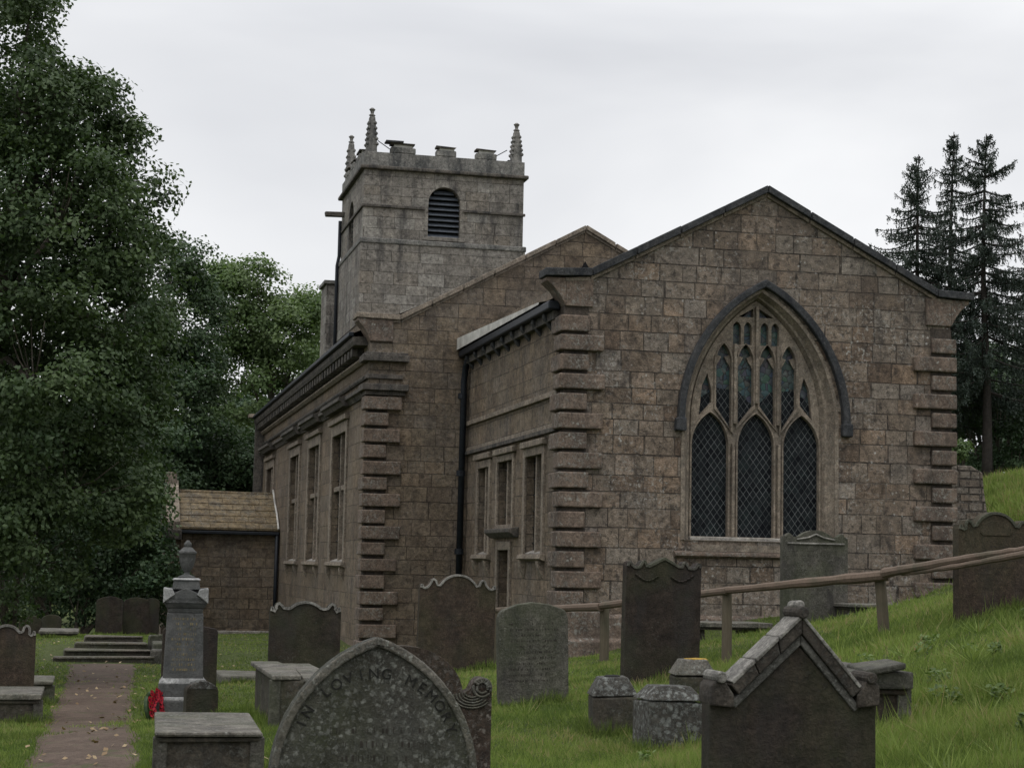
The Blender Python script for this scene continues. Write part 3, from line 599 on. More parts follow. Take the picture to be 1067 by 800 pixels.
cpart(MB().box(8.35, TX0, 68.7, 69.0, 13.5, 13.68, .02), 'waterspout', M['cornice'], bevel=.03)
pipe([(9.0, 69.2, 13.4), (9.0, 69.2, 12.0), (8.93, 69.2, 11.6), (8.93, 69.2, 2)], .07)
cpart(MB().box(8.6, 9.3, 69.7, 71.3, -2.6, 10.95), 'stair_turret', M['tower'], bevel=.03)
cpart(MB().box(8.5, 9.4, 69.6, 71.4, 10.95, 11.08), 'turret_cap', M['parapet'])
for x, y in ((9.6, 64.2), (14.5, 64.2)):
    s_ = 1 if x < 12 else -1
    cpart(MB().tube([(x, TY0+.3, 15.45), (x+s_*.9, TY0+.35, 14.9)], .018, 5), 'stay_rod', M['black'])
# --- porch
PX0, PY, PY1, ZB = 2.25, 56.4, 60.6, -2.9
cpart(MB().box(PX0, XN-.005, PY, PY+.4, ZB, .84), 'porch_wall', M['side'])
cpart(MB().plate([(PY+.4, ZB), (PY1, ZB), (PY1, .84), (58.5, 2.05), (PY+.4, 1.0)], [], south(PX0), 0, .4), 'porch_wall', M['side'])
cpart(MB().box(PX0, XN-.005, PY1, PY1+.4, ZB, .84), 'porch_wall', M['side'])
cpart(MB().box(PX0-.06, XN-.01, PY-.08, PY, ZB, -2.22), 'porch_plinth', M['pale'], bevel=.04)
PR = MB()
nrow = 6
for i in range(nrow):                                  # stone slates in courses, thick butts
    ya, yb = PY-.18+i*(58.5-PY+.18)/nrow, PY-.18+(i+1)*(58.5-PY+.18)/nrow; x = PX0+.34
    za, zb_ = .9+i*(2.1-.9)/nrow, .9+(i+1)*(2.1-.9)/nrow
    while x < XN-.02:
        w_ = min(random.uniform(.3, .62), XN-.02-x); j = random.uniform(-.02, .02)
        PR.add([(x, ya+j, za+.0), (x+w_-.012, ya+j, za+.0), (x+w_-.012, yb+.1, zb_+.02), (x, yb+.1, zb_+.02), (x, ya+j, za+.065), (x+w_-.012, ya+j, za+.065), (x+w_-.012, yb+.1, zb_+.085), (x, yb+.1, zb_+.085)],
               [(0,1,5,4),(4,5,6,7),(1,2,6,5),(3,0,4,7),(2,3,7,6),(0,3,2,1)]); x += w_
M['pslate'] = stone('porch_slates', (.075,.053,.028), (.19,.145,.085), lichen=.4, spots=10, stain=.5, scale=.7)
cpart(PR, 'porch_roof', M['pslate'])
cpart(MB().add([(PX0+.3, PY1+.5, .9), (XN-.01, PY1+.5, .9), (XN-.01, 58.5, 2.12), (PX0+.3, 58.5, 2.12), (PX0+.3, PY-.1, .84), (XN-.01, PY-.1, .84)], [(0,1,2,3), (3,2,5,4)]), 'porch_roof', M['pslate'])
cpart(MB().tube([(PX0+.3, 58.5, 2.14), (XN-.05, 58.5, 2.1)], .07, 8), 'ridge', M['pslate'])
cpart(MB().prism([(PY-.22, .86), (PY-.22, 1.12), (58.5, 2.5), (PY1+.6, 1.15), (PY1+.6, .86), (58.5, 2.1)], south(PX0-.06), 0, .42), 'porch_coping', M['trim'], bevel=.02)
cpart(MB().box(PX0-.12, PX0+.42, PY-.35, PY+.1, .55, .88), 'kneeler', M['cornice'], bevel=.03)
cpart(MB().box(PX0-.05, PX0+.3, 58.3, 58.7, 2.35, 2.75), 'gable_cross_base', M['trim'], bevel=.03)
cpart(MB().box(PX0+.3, XN-.03, PY-.22, PY-.1, .76, .86), 'gutter', M['black'], bevel=.02)
cpart(MB().tube([(XN-.06, PY-.2, .95), (XN-.05, PY+.6, 1.45), (XN-.05, PY+1.3, 1.78), (XN-.09, PY+1.7, 2.25)], .03, 6), 'flashing', M['lead'])
quoins(PX0, PY, -2.75, .55, .33, le=.62, se=.4, ls=.5, ss=.3)
# ------------------------------------------------------------------ churchyard stones
HG = 'headstones in the churchyard'
def mirror(half): return half + [(-x, z) for x, z in reversed(half) if abs(x) > 1e-6]      # half runs bottom right to top middle
def swan(w, h, cr, rise, ear=.07):                    # arched crest between rolled shoulders
    hw = w/2; b = h-rise
    p = [(hw, 0), (hw, b-.01), (hw-.01, b+.035), (hw-.035, b+.035), (hw-.05, b)]
    n = 6
    for i in range(n+1): t = i/n; p.append((hw-.06-(hw-cr-.1-.06)*t, b-.004+ear*.9*(t**2)))
    p += [(cr+.085, b+ear+.025), (cr+.05, b+ear+.04), (cr+.015, b+ear+.015)]
    a0 = math.degrees(math.asin(.3)); r = cr/math.cos(R(20)); cz = h-r
    z0 = cz+r*math.sin(R(20))
    p += [(r*math.cos(R(a)), max(cz+r*math.sin(R(a)), b+.03)) for a in range(24, 91, 6)]
    p[-1] = (0, h); return mirror(p)
def scallop(w, h):
    hw = w/2; p = [(hw, 0), (hw, h-.10), (hw-.01, h-.055), (hw-.045, h-.05), (hw-.075, h-.09), (hw-.09, h-.10), (hw-.13, h-.10), (hw-.16, h-.055), (hw-.19, h-.035), (hw-.215, h-.06), (hw-.225, h-.09), (hw-.24, h-.085), (0, h)]
    return mirror(p)
def camber(w, h, r=.09, c=.05):
    hw = w/2; return mirror([(hw, 0), (hw, h-r-c)]+arc(hw-r, h-r-c, r, 0, 60, 4)+[(hw*.45, h-c*.35), (0, h)])
def round_top(w, h): hw = w/2; return [(-hw, 0), (hw, 0)]+[(hw*math.cos(R(a)), h-hw*.55+hw*.55*math.sin(R(a))) for a in range(0, 181, 12)]
def fr(u, v, t): return (u, t, v)
def rim_from(poly, w_, zmin, t0, t1, mb=None):
    # raised band that follows the top outline from zmin upwards
    mb = mb or MB(); P = [Vector(p) for p in poly]; n = len(P)
    idx = [i for i in range(n) if P[i].y > zmin]
    if not idx: return mb
    start = next(i for i in idx if (i-1) % n not in idx); seq = []; i = start
    while i in idx: seq.append(i); i = (i+1) % n
    pts = [P[i] for i in seq]; inn = []
    for k, p in enumerate(pts):
        a = pts[max(k-1, 0)]; b = pts[min(k+1, len(pts)-1)]; t = (b-a).normalized(); nn = Vector((-t.y, t.x))
        inn.append(p+nn*w_)
    for k in range(len(pts)-1):
        mb.prism([tuple(pts[k]), tuple(pts[k+1]), tuple(inn[k+1]), tuple(inn[k])], fr, t0, t1)
    return mb
def headstone(px, d, poly, th, mat, label, rz=0.0, lean=0.0, roll=0.0, group=HG, sink=.35, rim=None, rimz=0, z=None):
    p = spot(px, d); 
    if z is not None: p.z = z
    e = empty('headstone', p, label, 'headstone', group, rz, lean, roll)
    q = [(x, (v if v > 1e-6 else -sink)) for x, v in poly]
    link('slab', MB().prism(q, fr, -th/2, th/2).mesh('slab'), M[mat], e, bevel=.012, seg=2)
    if rim: link('moulding', rim_from(q, .028, rimz, -th/2-.014, -th/2+.01).mesh('moulding'), M[rim], e, bevel=.006, seg=1)
    return e
def strokes(e, rows, x0, x1, zt, dz, y, mat, h=.022, dens=.8, name='worn_lettering'):
    b = MB()
    for r in range(rows):
        x = x0+random.uniform(0, .06)*(x1-x0); z = zt-r*dz; end = x1-random.uniform(0, .12)*(x1-x0)
        while x < end:
            if random.random() < dens:
                w_ = random.choice((.003, .003, .009)); hh = h*random.uniform(.6, 1)
                b.box(x, x+w_, y-.0015, y+.004, z, z+hh)
            x += random.uniform(.009, .02)
    if b.v: link(name, b.mesh(name), M[mat], e)
def base_z(py, d, px): return at(px, py, d).z
def hz(px, d, ytop): p = spot(px, d); return at(px, ytop, d).z - p.z      # height so that the top stands where it does
# far left stone with its low chest tomb
h = hz(5, 20.6, 650); e = headstone(8, 20.6, swan(.66, h, .17, .11), .1, 'hs_brown', 'brown headstone with curved top at far left behind a low table tomb', rim='rim', rimz=h-.13); strokes(e, 9, -.22, .22, h-.26, .06, -.05, 'faint', dens=.5)
def chest(px, d, w, l, h, ov, th, label, ts='slab', bs='tomb', rz=0.0, group='chest and table tombs', legs=False, split=False, zt=None, solid=True):
    p = spot(px, d); z0 = p.z
    if zt is not None: h = zt-z0
    e = empty('chest_tomb', p, label, 'tomb', group, rz)
    if legs:
        for sx in (-1, 1): link('support', MB().box(sx*(w/2-ov-.09)-.09, sx*(w/2-ov-.09)+.09, .12, l-.12, -.4, h-th, .01).mesh('support'), M[bs], e, bevel=.015)
    else:
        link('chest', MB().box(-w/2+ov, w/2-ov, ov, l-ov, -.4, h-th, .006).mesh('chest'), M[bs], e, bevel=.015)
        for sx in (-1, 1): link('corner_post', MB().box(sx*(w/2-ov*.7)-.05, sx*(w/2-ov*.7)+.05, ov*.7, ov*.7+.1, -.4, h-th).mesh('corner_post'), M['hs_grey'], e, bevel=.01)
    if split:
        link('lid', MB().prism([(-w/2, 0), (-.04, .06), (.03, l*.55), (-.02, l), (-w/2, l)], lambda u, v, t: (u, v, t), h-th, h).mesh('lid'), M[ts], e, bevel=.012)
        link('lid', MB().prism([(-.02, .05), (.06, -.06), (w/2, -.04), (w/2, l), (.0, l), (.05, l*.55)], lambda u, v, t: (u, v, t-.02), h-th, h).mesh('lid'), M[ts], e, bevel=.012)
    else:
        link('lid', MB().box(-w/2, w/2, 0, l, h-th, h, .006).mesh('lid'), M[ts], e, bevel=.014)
        link('lid_moulding', MB().box(-w/2+ov*.5, w/2-ov*.5, ov*.5, l-ov*.5, h-th-.035, h-th-.002, .004).mesh('lid_moulding'), M[bs], e, bevel=.012)
    return e
chest(8, 18.9, .78, 1.2, .3, .05, .07, 'low chest tomb with pale lid in front of the far left headstone', zt=at(10, 722, 18.9).z)
chest(41, 21.6, .4, 1.1, .2, .04, .05, 'small low tomb behind and to the right of the far left headstone', zt=at(40, 709, 21.6).z)
chest(62, 37.5, .82, 1.5, .4, .06, .06, 'distant table tomb under the dark trees, left of the stone steps', zt=at(60, 657, 37.5).z, legs=True)
for px, d, w, yt, lb in ((32, 40, .5, 641, 'leftmost of the small dark headstones under the trees'), (54, 41, .45, 640, 'small dark rounded headstone behind the distant table tomb'),
                         (114, 47, .7, 621, 'tall dark headstone beyond the steps, left of its twin'), (142, 47.5, .68, 622, 'tall dark headstone beyond the steps, between its twin and the porch'), (158, 49, .42, 623, 'narrow dark headstone nearest the porch corner')):
    h = hz(px, d, yt); headstone(px, d, camber(w, h, .1, .06) if w > .5 else round_top(w, h), .1, 'hs_dark', lb, rz=random.uniform(-.1, .1), lean=random.uniform(-.03, .03))
# steps
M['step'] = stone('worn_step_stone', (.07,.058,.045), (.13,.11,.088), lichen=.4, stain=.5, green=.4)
def steps():
    b = at(104, 640, 32.6); e = empty('stone_steps', (b.x, b.y, tz(b.x, b.y)), 'worn stone steps climbing from the path towards the porch', 'steps')
    z0 = -1.97; z1 = tz(b.x, 35.4); n = 4
    for i in range(n):
        hw = .92-.12*i; zt = z0+(i+1)*.098; cx = .12+.06*i
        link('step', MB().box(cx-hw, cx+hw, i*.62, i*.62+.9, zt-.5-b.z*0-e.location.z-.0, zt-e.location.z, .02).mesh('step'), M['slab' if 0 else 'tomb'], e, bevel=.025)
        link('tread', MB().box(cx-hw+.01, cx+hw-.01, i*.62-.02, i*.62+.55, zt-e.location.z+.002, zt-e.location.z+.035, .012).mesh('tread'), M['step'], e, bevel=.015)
    for k, (x, y, s_) in enumerate(((1.12, .5, .16), (1.2, 1.2, .18), (1.14, 1.9, .2))):
        link('edge_stone', MB().box(x-s_, x+s_, y-s_, y+s_, -.3, .2+k*.12, .03).mesh('edge_stone'), M['hs_grey'], e, bevel=.03)
    return e
steps()
# monument with urn
def monument():
    d = 20.0; p = spot(193, d); e = empty('urn_monument', p, 'grey stone pedestal monument topped by a carved urn beside the path', 'monument', None, -.05)
    Z = lambda py: at(193, py, d).z-p.z
    m = lambda px: px*d/F
    link('plinth', MB().box(-m(27.5), m(27.5), -m(27.5), m(27.5), -.3, Z(727)).mesh('plinth'), M['obelisk'], e, bevel=.015)
    def frus(n, w0, z0, w1, z1, mat, bev=.01): 
        b = MB().add([(sx*w, sy*w, z) for w, z in ((w0, z0), (w1, z1)) for sx, sy in ((-1,-1),(1,-1),(1,1),(-1,1))], [(0,1,5,4),(1,2,6,5),(2,3,7,6),(3,0,4,7),(0,3,2,1),(4,5,6,7)])
        return link(n, b.mesh(n), M[mat], e, bevel=bev)
    frus('plinth_slope', m(27), Z(727), m(25), Z(723), 'obelisk_pale'); frus('plinth', m(25), Z(723)-.002, m(24.5), Z(710), 'obelisk')
    frus('plinth_slope', m(24.5), Z(710), m(20), Z(704), 'obelisk_pale'); frus('shaft', m(20.5), Z(706), m(18.5), Z(638), 'obelisk')
    frus('cornice', m(17.5), Z(638), m(18.5), Z(633), 'obelisk'); frus('cornice', m(19), Z(633), m(22), Z(628), 'obelisk')
    hw = m(22.5)
    for rz in (0, 90):
        mp = (lambda u, v, t: (u, t, v)) if rz == 0 else (lambda u, v, t: (t, u, v))
        link('pediment', MB().prism([(-hw, Z(628)), (hw, Z(628)), (hw, Z(622)), (0, Z(612)), (-hw, Z(622))], mp, -hw*(1 if rz == 0 else .98), hw*(1 if rz == 0 else .98)).mesh('pediment'), M['obelisk'], e, bevel=.006)
    for sx in (-1, 1):
        for sy in (-1, 1): link('corner_horn', MB().prism([(sx*hw*1.02, Z(628)), (sx*hw*1.02, Z(612)), (sx*hw*.62, Z(613)), (sx*hw*.5, Z(619))], lambda u, v, t: (u, sy*hw*.8+t, v), -.06 if sy > 0 else -.07, .06).mesh('corner_horn'), M['obelisk_pale'], e, bevel=.01)
    frus('neck', m(14.5), Z(614), m(13), Z(604), 'obelisk'); frus('neck_slope', m(15), Z(604), m(13), Z(602), 'obelisk_pale')
    prof = [(m(9), 602), (m(9), 600.5), (m(3), 598), (m(2.6), 596), (m(4), 594.5), (m(6.5), 590), (m(8.2), 583), (m(8.6), 577), (m(9.4), 576.5), (m(9.4), 574.5), (m(8), 573.5), (m(5), 570.5), (m(3.2), 569), (m(4.4), 568), (m(3.6), 565.5), (m(1.2), 562.5)]
    link('urn', MB().lathe([(r, Z(z)) for r, z in prof], n=28).mesh('urn'), M['obelisk'], e, smooth=True)
    b = MB()
    y0 = -m(20.5)
    for r in range(11):
        z = Z(645+r*5.2); f_ = (z-Z(706))/(Z(638)-Z(706)); yf = -(m(20.5)+(m(18.5)-m(20.5))*f_)
        x = -random.uniform(.08, .14); end = random.uniform(.09, .14)
        while x < end:
            if random.random() < .85: b.box(x, x+random.choice((.004, .005, .012)), yf-.002, yf+.004, z, z+.026)
            x += random.uniform(.014, .026)
    link('worn_lettering', b.mesh('worn_lettering'), M['gold'], e)
monument()
h = hz(199, 21.6, 651); headstone(199, 21.6, camber(.66, h, .06, .03), .1, 'hs_dark', 'dark headstone half hidden right behind the urn monument')
p = spot(212.5, 18.7); h = at(212, 709, 18.7).z-p.z
e = headstone(212.5, 18.7, camber(.33, h, .07, .03), .2, 'hs_dark', 'short dark headstone stub topped with white lichen in front of the urn monument', rz=.1)
link('lichen_cap', MB().prism([(-.15, h-.075), (.14, h-.08), (.13, h-.035), (.05, h+.006), (-.02, h+.012), (-.1, h-.015)], fr, -.104, .104).mesh('lichen_cap'), M['spotted'], e, bevel=.01)
# poppy wreath
def wreath():
    c = at(160, 733, 19.4); g_ = tz(c.x, c.y); e = empty('poppy_wreath', (c.x, c.y, g_), 'red poppy wreath leaning against the urn monument', 'wreath', None, .95, -.25, .35)
    ring = MB().tube([(.0+.14*math.cos(a), .0, .17+.16*math.sin(a)) for a in np.linspace(0, 2*math.pi, 20)], .03, 8); link('ring', ring.mesh('ring'), M['leaf_dark'], e)
    for i in range(44):
        a = 2*math.pi*i/26*2.0+random.uniform(-.1, .1); rr = .085+.035*(i % 3)+random.uniform(-.01, .01); b = MB()
        cx, cz, cy = rr*math.cos(a), .17+1.12*rr*math.sin(a), -.035-random.uniform(0, .02)
        b.lathe([(.006, 0), (.03, .01), (.042, .018), (.024, .012), (.004, .008)], 0, 0, 7); b.v = [(x+cx, -z+cy, y+cz) for x, y, z in b.v]
        f_ = link('poppy', b.mesh('poppy'), M['poppy'], e); link('poppy_centre', MB().tube([(cx, cy-.012, cz), (cx, cy-.02, cz)], .007, 6).mesh('poppy_centre'), M['black'], f_)
wreath()
p = spot(256, 24.8); e = empty('ledger_stone', p, 'flat ledger slab lying low in the grass between the urn monument and the nave', 'grave slab', None, .05)
link('slab', MB().box(-.36, .5, -.5, .75, -.1, .12, .02).mesh('slab'), M['slab'], e, bevel=.02)
link('bed', MB().box(-.3, .44, -.44, .7, -.3, -.102, .02).mesh('bed'), M['tomb'], e)
# big chest tomb at the front
chest(223, 12.45, .74, 1.62, .45, .05, .04, 'chest tomb with cracked pale lid nearest the path at the bottom left', zt=at(222, 761, 12.45).z, rz=-.03)
chest(321, 16.4, .62, 2.3, .5, .05, .045, 'chest tomb with broken two-piece lid behind the tall pointed lichened headstone', zt=at(310, 703, 16.4).z, split=True)
h = hz(318, 19.4, 626); e = headstone(318, 19.6, swan(.78, h, .24, .1, .045), .11, 'hs_dark', 'very dark headstone with arched top and curled ears behind a broken tomb', rim='rim', rimz=h-.125)
h = hz(475, 22.9, 598); e = headstone(475, 22.9, swan(1.0, h, .27, .17, .07), .12, 'hs_brown', 'tall brown headstone with arched crest and scroll shoulders by the nave corner', rim='rim', rimz=h-.19, roll=.012)
strokes(e, 10, -.36, .36, h-.3, .06, -.06, 'faint', dens=.5)
h = hz(557, 17.5, 627); e = headstone(557, 17.5, camber(.71, h, .1, .06), .1, 'hs_grey', 'grey lichened headstone with shallow pointed top leaning beside the fence', roll=-.03, rz=.04)
strokes(e, 11, -.26, .26, h-.22, .055, -.05, 'faint', dens=.7)
h = hz(690, 18.6, 580); e = headstone(688, 18.6, scallop(.82, h), .16, 'hs_dark', 'nearly black headstone with scalloped corners and pointed centre in front of the east wall', rim='hs_grey', rimz=h-.12, roll=.012)
car = MB()
for s_ in (-1, 1):
    for k in range(7): a = k/6; car.tube([(s_*(.07+.22*a), -.085, h-.2-.05*math.sin(a*math.pi)), (s_*(.1+.22*a), -.085, h-.2-.05*math.sin((a+.12)*math.pi))], .013, 6)
link('carving', car.mesh('carving'), M['hs_dark'], e); strokes(e, 9, -.3, .3, h-.36, .07, -.08, 'faint', dens=.4)
# mottled low pedestals
def pedestal(px, d, w, ytop, ysh, label, rz, mat, cap, extra=None, dep=.85):
    p = spot(px, d); e = empty('grave_pedestal', p, label, 'pedestal', 'low pedestal stones in the grass', rz, random.uniform(-.03, .03), random.uniform(-.03, .03))
    zt = at(px, ytop, d).z-p.z; zs = at(px, ysh, d).z-p.z; hw = w/2; 
    link('block', MB().box(-hw, hw, -hw*dep, hw*dep, -.25, zs, .012).mesh('block'), M[mat], e, bevel=.018)
    b = MB().add([(sx*w_, sy*w_*dep, z) for w_, z in ((hw*1.03, zs+.002), (hw*.62, zt))for sx, sy in ((-1,-1),(1,-1),(1,1),(-1,1))], [(0,1,5,4),(1,2,6,5),(2,3,7,6),(3,0,4,7),(0,3,2,1),(4,5,6,7)])
    c = link('cap', b.mesh('cap'), M[cap], e, bevel=.012); return e, zt, hw
e, zt, hw = pedestal(640, 15.2, .385, 704, 723, 'left of the three low pedestal stones, dark block with lichened sloping cap and socket', -.12, 'tomb', 'spotted')
link('socket', MB().lathe([(.055, zt-.03), (.07, zt+.004), (.06, zt+.012), (.03, zt+.006)], n=14).mesh('socket'), M['cut'], e)
e, zt, hw = pedestal(697, 14.4, .47, 713, 728, 'middle of the three low pedestal stones, broad and mottled all over with white lichen', .05, 'spotted', 'spotted')
e, zt, hw = pedestal(722, 16.4, .38, 686, 702, 'low pedestal stone with yellow lichen on top, right in front of the black scalloped headstone', -.1, 'tomb', 'slab')
yl = MB(); yl.lathe([(.1, zt-.008), (.09, zt+.004), (.04, zt+.008), (.01, zt+.007)], .03, 0, 11); yl.v = [(x+random.uniform(-.03, .03), y+random.uniform(-.03, .03), z) for x, y, z in yl.v]
link('yellow_lichen', yl.mesh('yellow_lichen'), M['yellow'], e)
# tombs along the east wall
chest(763, 26.6, 1.3, 1.0, .45, .09, .07, 'table tomb on block supports behind the rail fence under the east window', zt=at(765, 649, 26.6).z, legs=True)
h = hz(849, 26.2, 552); e = headstone(848, 26.2, swan(1.02, h, .36, .13, .04), .13, 'hs_grey', 'tall grey-brown headstone with moulded pediment standing before the east window', rim='rim', rimz=h-.12, roll=.0)
link('moulding', MB().box(-.45, .45, -.09, -.064, h-.21, h-.185).mesh('moulding'), M['rim'], e, bevel=.006)
link('carving', MB().tube([(-.3, -.075, h-.14), (-.12, -.08, h-.11), (0, -.08, h-.06), (.12, -.08, h-.11), (.3, -.075, h-.14)], .014, 6).mesh('carving'), M['rim'], e)
strokes(e, 10, -.36, .36, h-.32, .07, -.065, 'faint', dens=.45)
chest(942, 25.6, 1.5, 1.0, .3, .06, .05, 'long low slab tomb against the right end of the east wall', zt=at(940, 630, 25.6).z, legs=True)
p = spot(890, 25.8); e = empty('loose_stone', p, 'pale lichened rough stone between the tall window headstone and the low slab tomb', 'stone')
b = bmesh.new(); bmesh.ops.create_icosphere(b, subdivisions=2, radius=.14)
for v in b.verts: v.co *= 1+.35*mnoise.noise(v.co*9); v.co.z = v.co.z*.9+.06
me = bpy.data.meshes.new('boulder'); b.to_mesh(me); b.free(); link('boulder', me, M['spotted'], e)
h = hz(1035, 18.0, 533); e = headstone(1035, 18.0, swan(.83, h, .25, .17, .05), .13, 'hs_brown', 'broad headstone with rounded moulded arch at the right edge, behind the rail', rim='hs_grey', rimz=h-.19, rz=.02)
link('moulding', MB().plate([(x*.72, h-.12+(z-h)*.72+.03) for x, z in [(.25*math.cos(R(a)), h-.17+.17*math.sin(R(a))) for a in range(0, 181, 12)]]+[(-.15, h-.24), (.15, h-.24)], [], fr, -.075, -.06).mesh('moulding'), M['hs_brown'], e, bevel=.008)
strokes(e, 8, -.3, .3, h-.36, .07, -.065, 'faint', dens=.4)
# broken chest tomb behind the gabled stone
e = chest(917, 11.6, .46, 1.2, .35, .06, .11, 'broken chest tomb with a cracked slab behind the large gabled headstone', zt=at(930, 700, 11.6).z, rz=-.05, ts='hs_grey', bs='hs_brown')
zz = at(930, 700, 11.6).z-spot(917, 11.6).z
link('slab_fragment', MB().prism([(-.12, -.3), (.16, -.3), (.2, .1), (-.05, .22)], lambda u, v, t: (u, v+.25, t+.18*(u-.1)), zz+.012, zz+.055).mesh('slab_fragment'), M['hs_grey'], e, bevel=.012)
# the two big stones in front
def text_arc(e, s_, r, cz, a_mid, da, size, y, mat):
    b = MB(); n = len(s_)
    me_all = []
    for i, ch in enumerate(s_):
        if ch == ' ': continue
        a = a_mid - (i-(n-1)/2)*da
        cu = bpy.data.curves.new('t', 'FONT'); cu.body = ch; cu.size = size; cu.align_x = 'CENTER'; cu.extrude = .003
        o = bpy.data.objects.new('t', cu); COL.objects.link(o); bpy.context.view_layer.update()
        me = bpy.data.meshes.new_from_object(o.evaluated_get(bpy.context.evaluated_depsgraph_get())); bpy.data.objects.remove(o)
        rot = a-90; ca, sa = math.cos(R(rot)), math.sin(R(rot)); cx, cz_ = r*math.cos(R(a)), cz+r*math.sin(R(a))
        b.add([(cx+v.co.x*ca-v.co.y*sa, y-v.co.z*.5, cz_+v.co.x*sa+v.co.y*ca) for v in me.vertices], [tuple(p.vertices) for p in me.polygons]); bpy.data.meshes.remove(me)
    return link('inscription', b.mesh('inscription', False), M[mat], e)
d = 8.15; g0 = spot(393, d); zt = at(393, 663, d).z-g0.z; zsp = at(393, 812, d).z-g0.z; hw = .475
P1 = gothic(0, hw, 0, zsp, zt, 14); e = headstone(393, d, P1, .11, 'hs_lichen', 'large lichened gothic headstone with IN LOVING MEMORY arched across it')
inn = gothic(0, hw-.035, .02, zsp, zt-.042, 14); link('raised_border', MB().plate(gothic(0, hw, .0, zsp, zt+.002, 14), [inn], fr, -.068, -.05).mesh('raised_border'), M['slab'], e, bevel=.008)
text_arc(e, 'IN LOVING MEMORY', .345, zt-.53, 88, 9.2, .068, -.057, 'cut')
strokes(e, 5, -.22, .26, zt-.43, .062, -.055, 'faint', h=.03, dens=.5)
d = 8.75; g0 = spot(420, d); zt = at(420, 672, d).z-g0.z; zsh = at(500, 716, d).z-g0.z; hw = .445
r_ = .33
P2 = mirror([(hw, 0), (hw, zsh)]+arc(hw-.05, zsh, .05, 0, 150, 8)+[(hw-.11, zsh-.01), (hw-.15, zsh-.03)]+[(.3*math.cos(R(a)), zt-.24+.24*math.sin(R(a))) for a in range(4, 91, 7)])
e = headstone(420, d, P2, .1, 'hs_red', 'reddish headstone with carved shell and roundel shoulders, close behind the gothic stone')
for s_ in (-1, 1):
    for rr in (.045, .027): 
        t_ = MB().tube([(s_*(hw-.05)+rr*math.cos(a), -.055, zsh+rr*math.sin(a)) for a in np.linspace(0, 2*math.pi, 18)], .007, 6); link('roundel', t_.mesh('roundel'), M['slab'], e)
    for k in range(5):
        rr = .03+.012*k; t_ = MB().tube([(s_*(hw-.1)+s_*(-.6)*0+rr*math.cos(a)*1.2, -.054, zsh-.025-k*.004+rr*.75*math.sin(a)) for a in np.linspace(R(170), R(330), 12)], .0045, 5); link('shell', t_.mesh('shell'), M['slab'], e)
link('moulding', rim_from([(x, (v if v > 1e-6 else -.3)) for x, v in P2], .03, zt-.2, -.062, -.045).mesh('moulding'), M['slab'], e, bevel=.006, seg=1)
# gabled stone at the bottom right
d = 8.0; g0 = spot(824, d); cx = 824
H = lambda py: at(cx, py, d).z-g0.z
k_ = d/F; zt = H(641)
body = [(-92*k_, 0), (88*k_, 0), (88*k_, H(722)), (0, H(655)), (-92*k_, H(722))]
body = [(-93*k_, 0), (90*k_, 0), (90*k_, H(728)), (64*k_, H(733)), (4*k_, H(672)), (-66*k_, H(733)), (-93*k_, H(728))]
e = empty('headstone', g0, 'large gabled headstone with stepped coping and knob finials at bottom right', 'headstone', HG, 0, 0, 0)
link('slab', MB().prism([(x, z if z > 1e-6 else -.3) for x, z in body], fr, -.055, .055).mesh('slab'), M['hs_dark'], e, bevel=.008)
# outer gable coping, two sloping arms with joints; inner moulding band; eared feet
def arm(x0, z0, x1, z1, th, t0, t1, n, mat, name):
    for i in range(n):
        a, b_ = i/n, (i+1)/n-.012; dx, dz = x1-x0, z1-z0; L_ = math.hypot(dx, dz); nx, nz = dz/L_, -dx/L_
        if nz > 0: nx, nz = -nx, -nz
        j = random.uniform(-.004, .004)
        p = [(x0+dx*a, z0+dz*a+j), (x0+dx*b_, z0+dz*b_+j)]
        link(name, MB().prism([p[0], p[1], (p[1][0]+nx*th, p[1][1]+nz*th), (p[0][0]+nx*th, p[0][1]+nz*th)], fr, t0, t1).mesh(name), M[mat], e, bevel=.006)
apx = (5*k_, H(640)); 
M['gable_dark'] = stone('gable_weathered_stone', (.035,.029,.023), (.062,.053,.043), lichen=.4, spots=22, stain=.4, lcol=(.2,.2,.18))
def chevron(name, mat, yl, yr, ya, th, t0, t1, lift=0.0, joints=0, bev=.006):
    L_, A_, Rr = (-72*k_, H(yl)+lift), (apx[0], H(ya)+lift), (71*k_, H(yr)+lift)
    def off(p, q):
        dx, dz = q[0]-p[0], q[1]-p[1]; l = math.hypot(dx, dz); n = (dz/l, -dx/l)
        return n if n[1] < 0 else (-n[0], -n[1])
    n1, n2 = off(L_, A_), off(A_, Rr); drop = th/abs(n1[1])
    Li = (L_[0]+n1[0]*th, L_[1]+n1[1]*th); Ri = (Rr[0]+n2[0]*th, Rr[1]+n2[1]*th); Ai = (A_[0], A_[1]-drop)
    lp = lambda a, b_, t: (a[0]+(b_[0]-a[0])*t, a[1]+(b_[1]-a[1])*t)
    cuts = [0]+[i/joints for i in range(1, joints)]+[1] if joints else [0, 1]
    for i in range(len(cuts)-1):
        a_, b_ = cuts[i], cuts[i+1]-(.012 if i < len(cuts)-2 else 0); j = random.uniform(-.003, .003)
        link(name, MB().prism([lp(L_, A_, a_), lp(L_, A_, b_), lp(Li, Ai, b_), lp(Li, Ai, a_)], fr, t0+j, t1+j).mesh(name), M[mat], e, bevel=bev)
    link(name, MB().prism([(A_[0]+.001, A_[1]), Rr, Ri, (Ai[0]+.001, Ai[1])], fr, t0+.002, t1+.002).mesh(name), M[mat], e, bevel=bev)
M['gable_mould'] = stone('gable_moulding_stone', (.07,.068,.06), (.11,.106,.095), lichen=.4, spots=30, stain=.35)
chevron('gable_coping', 'gable_dark', 712, 716, 642, .054, -.082, .082, 0, 3)
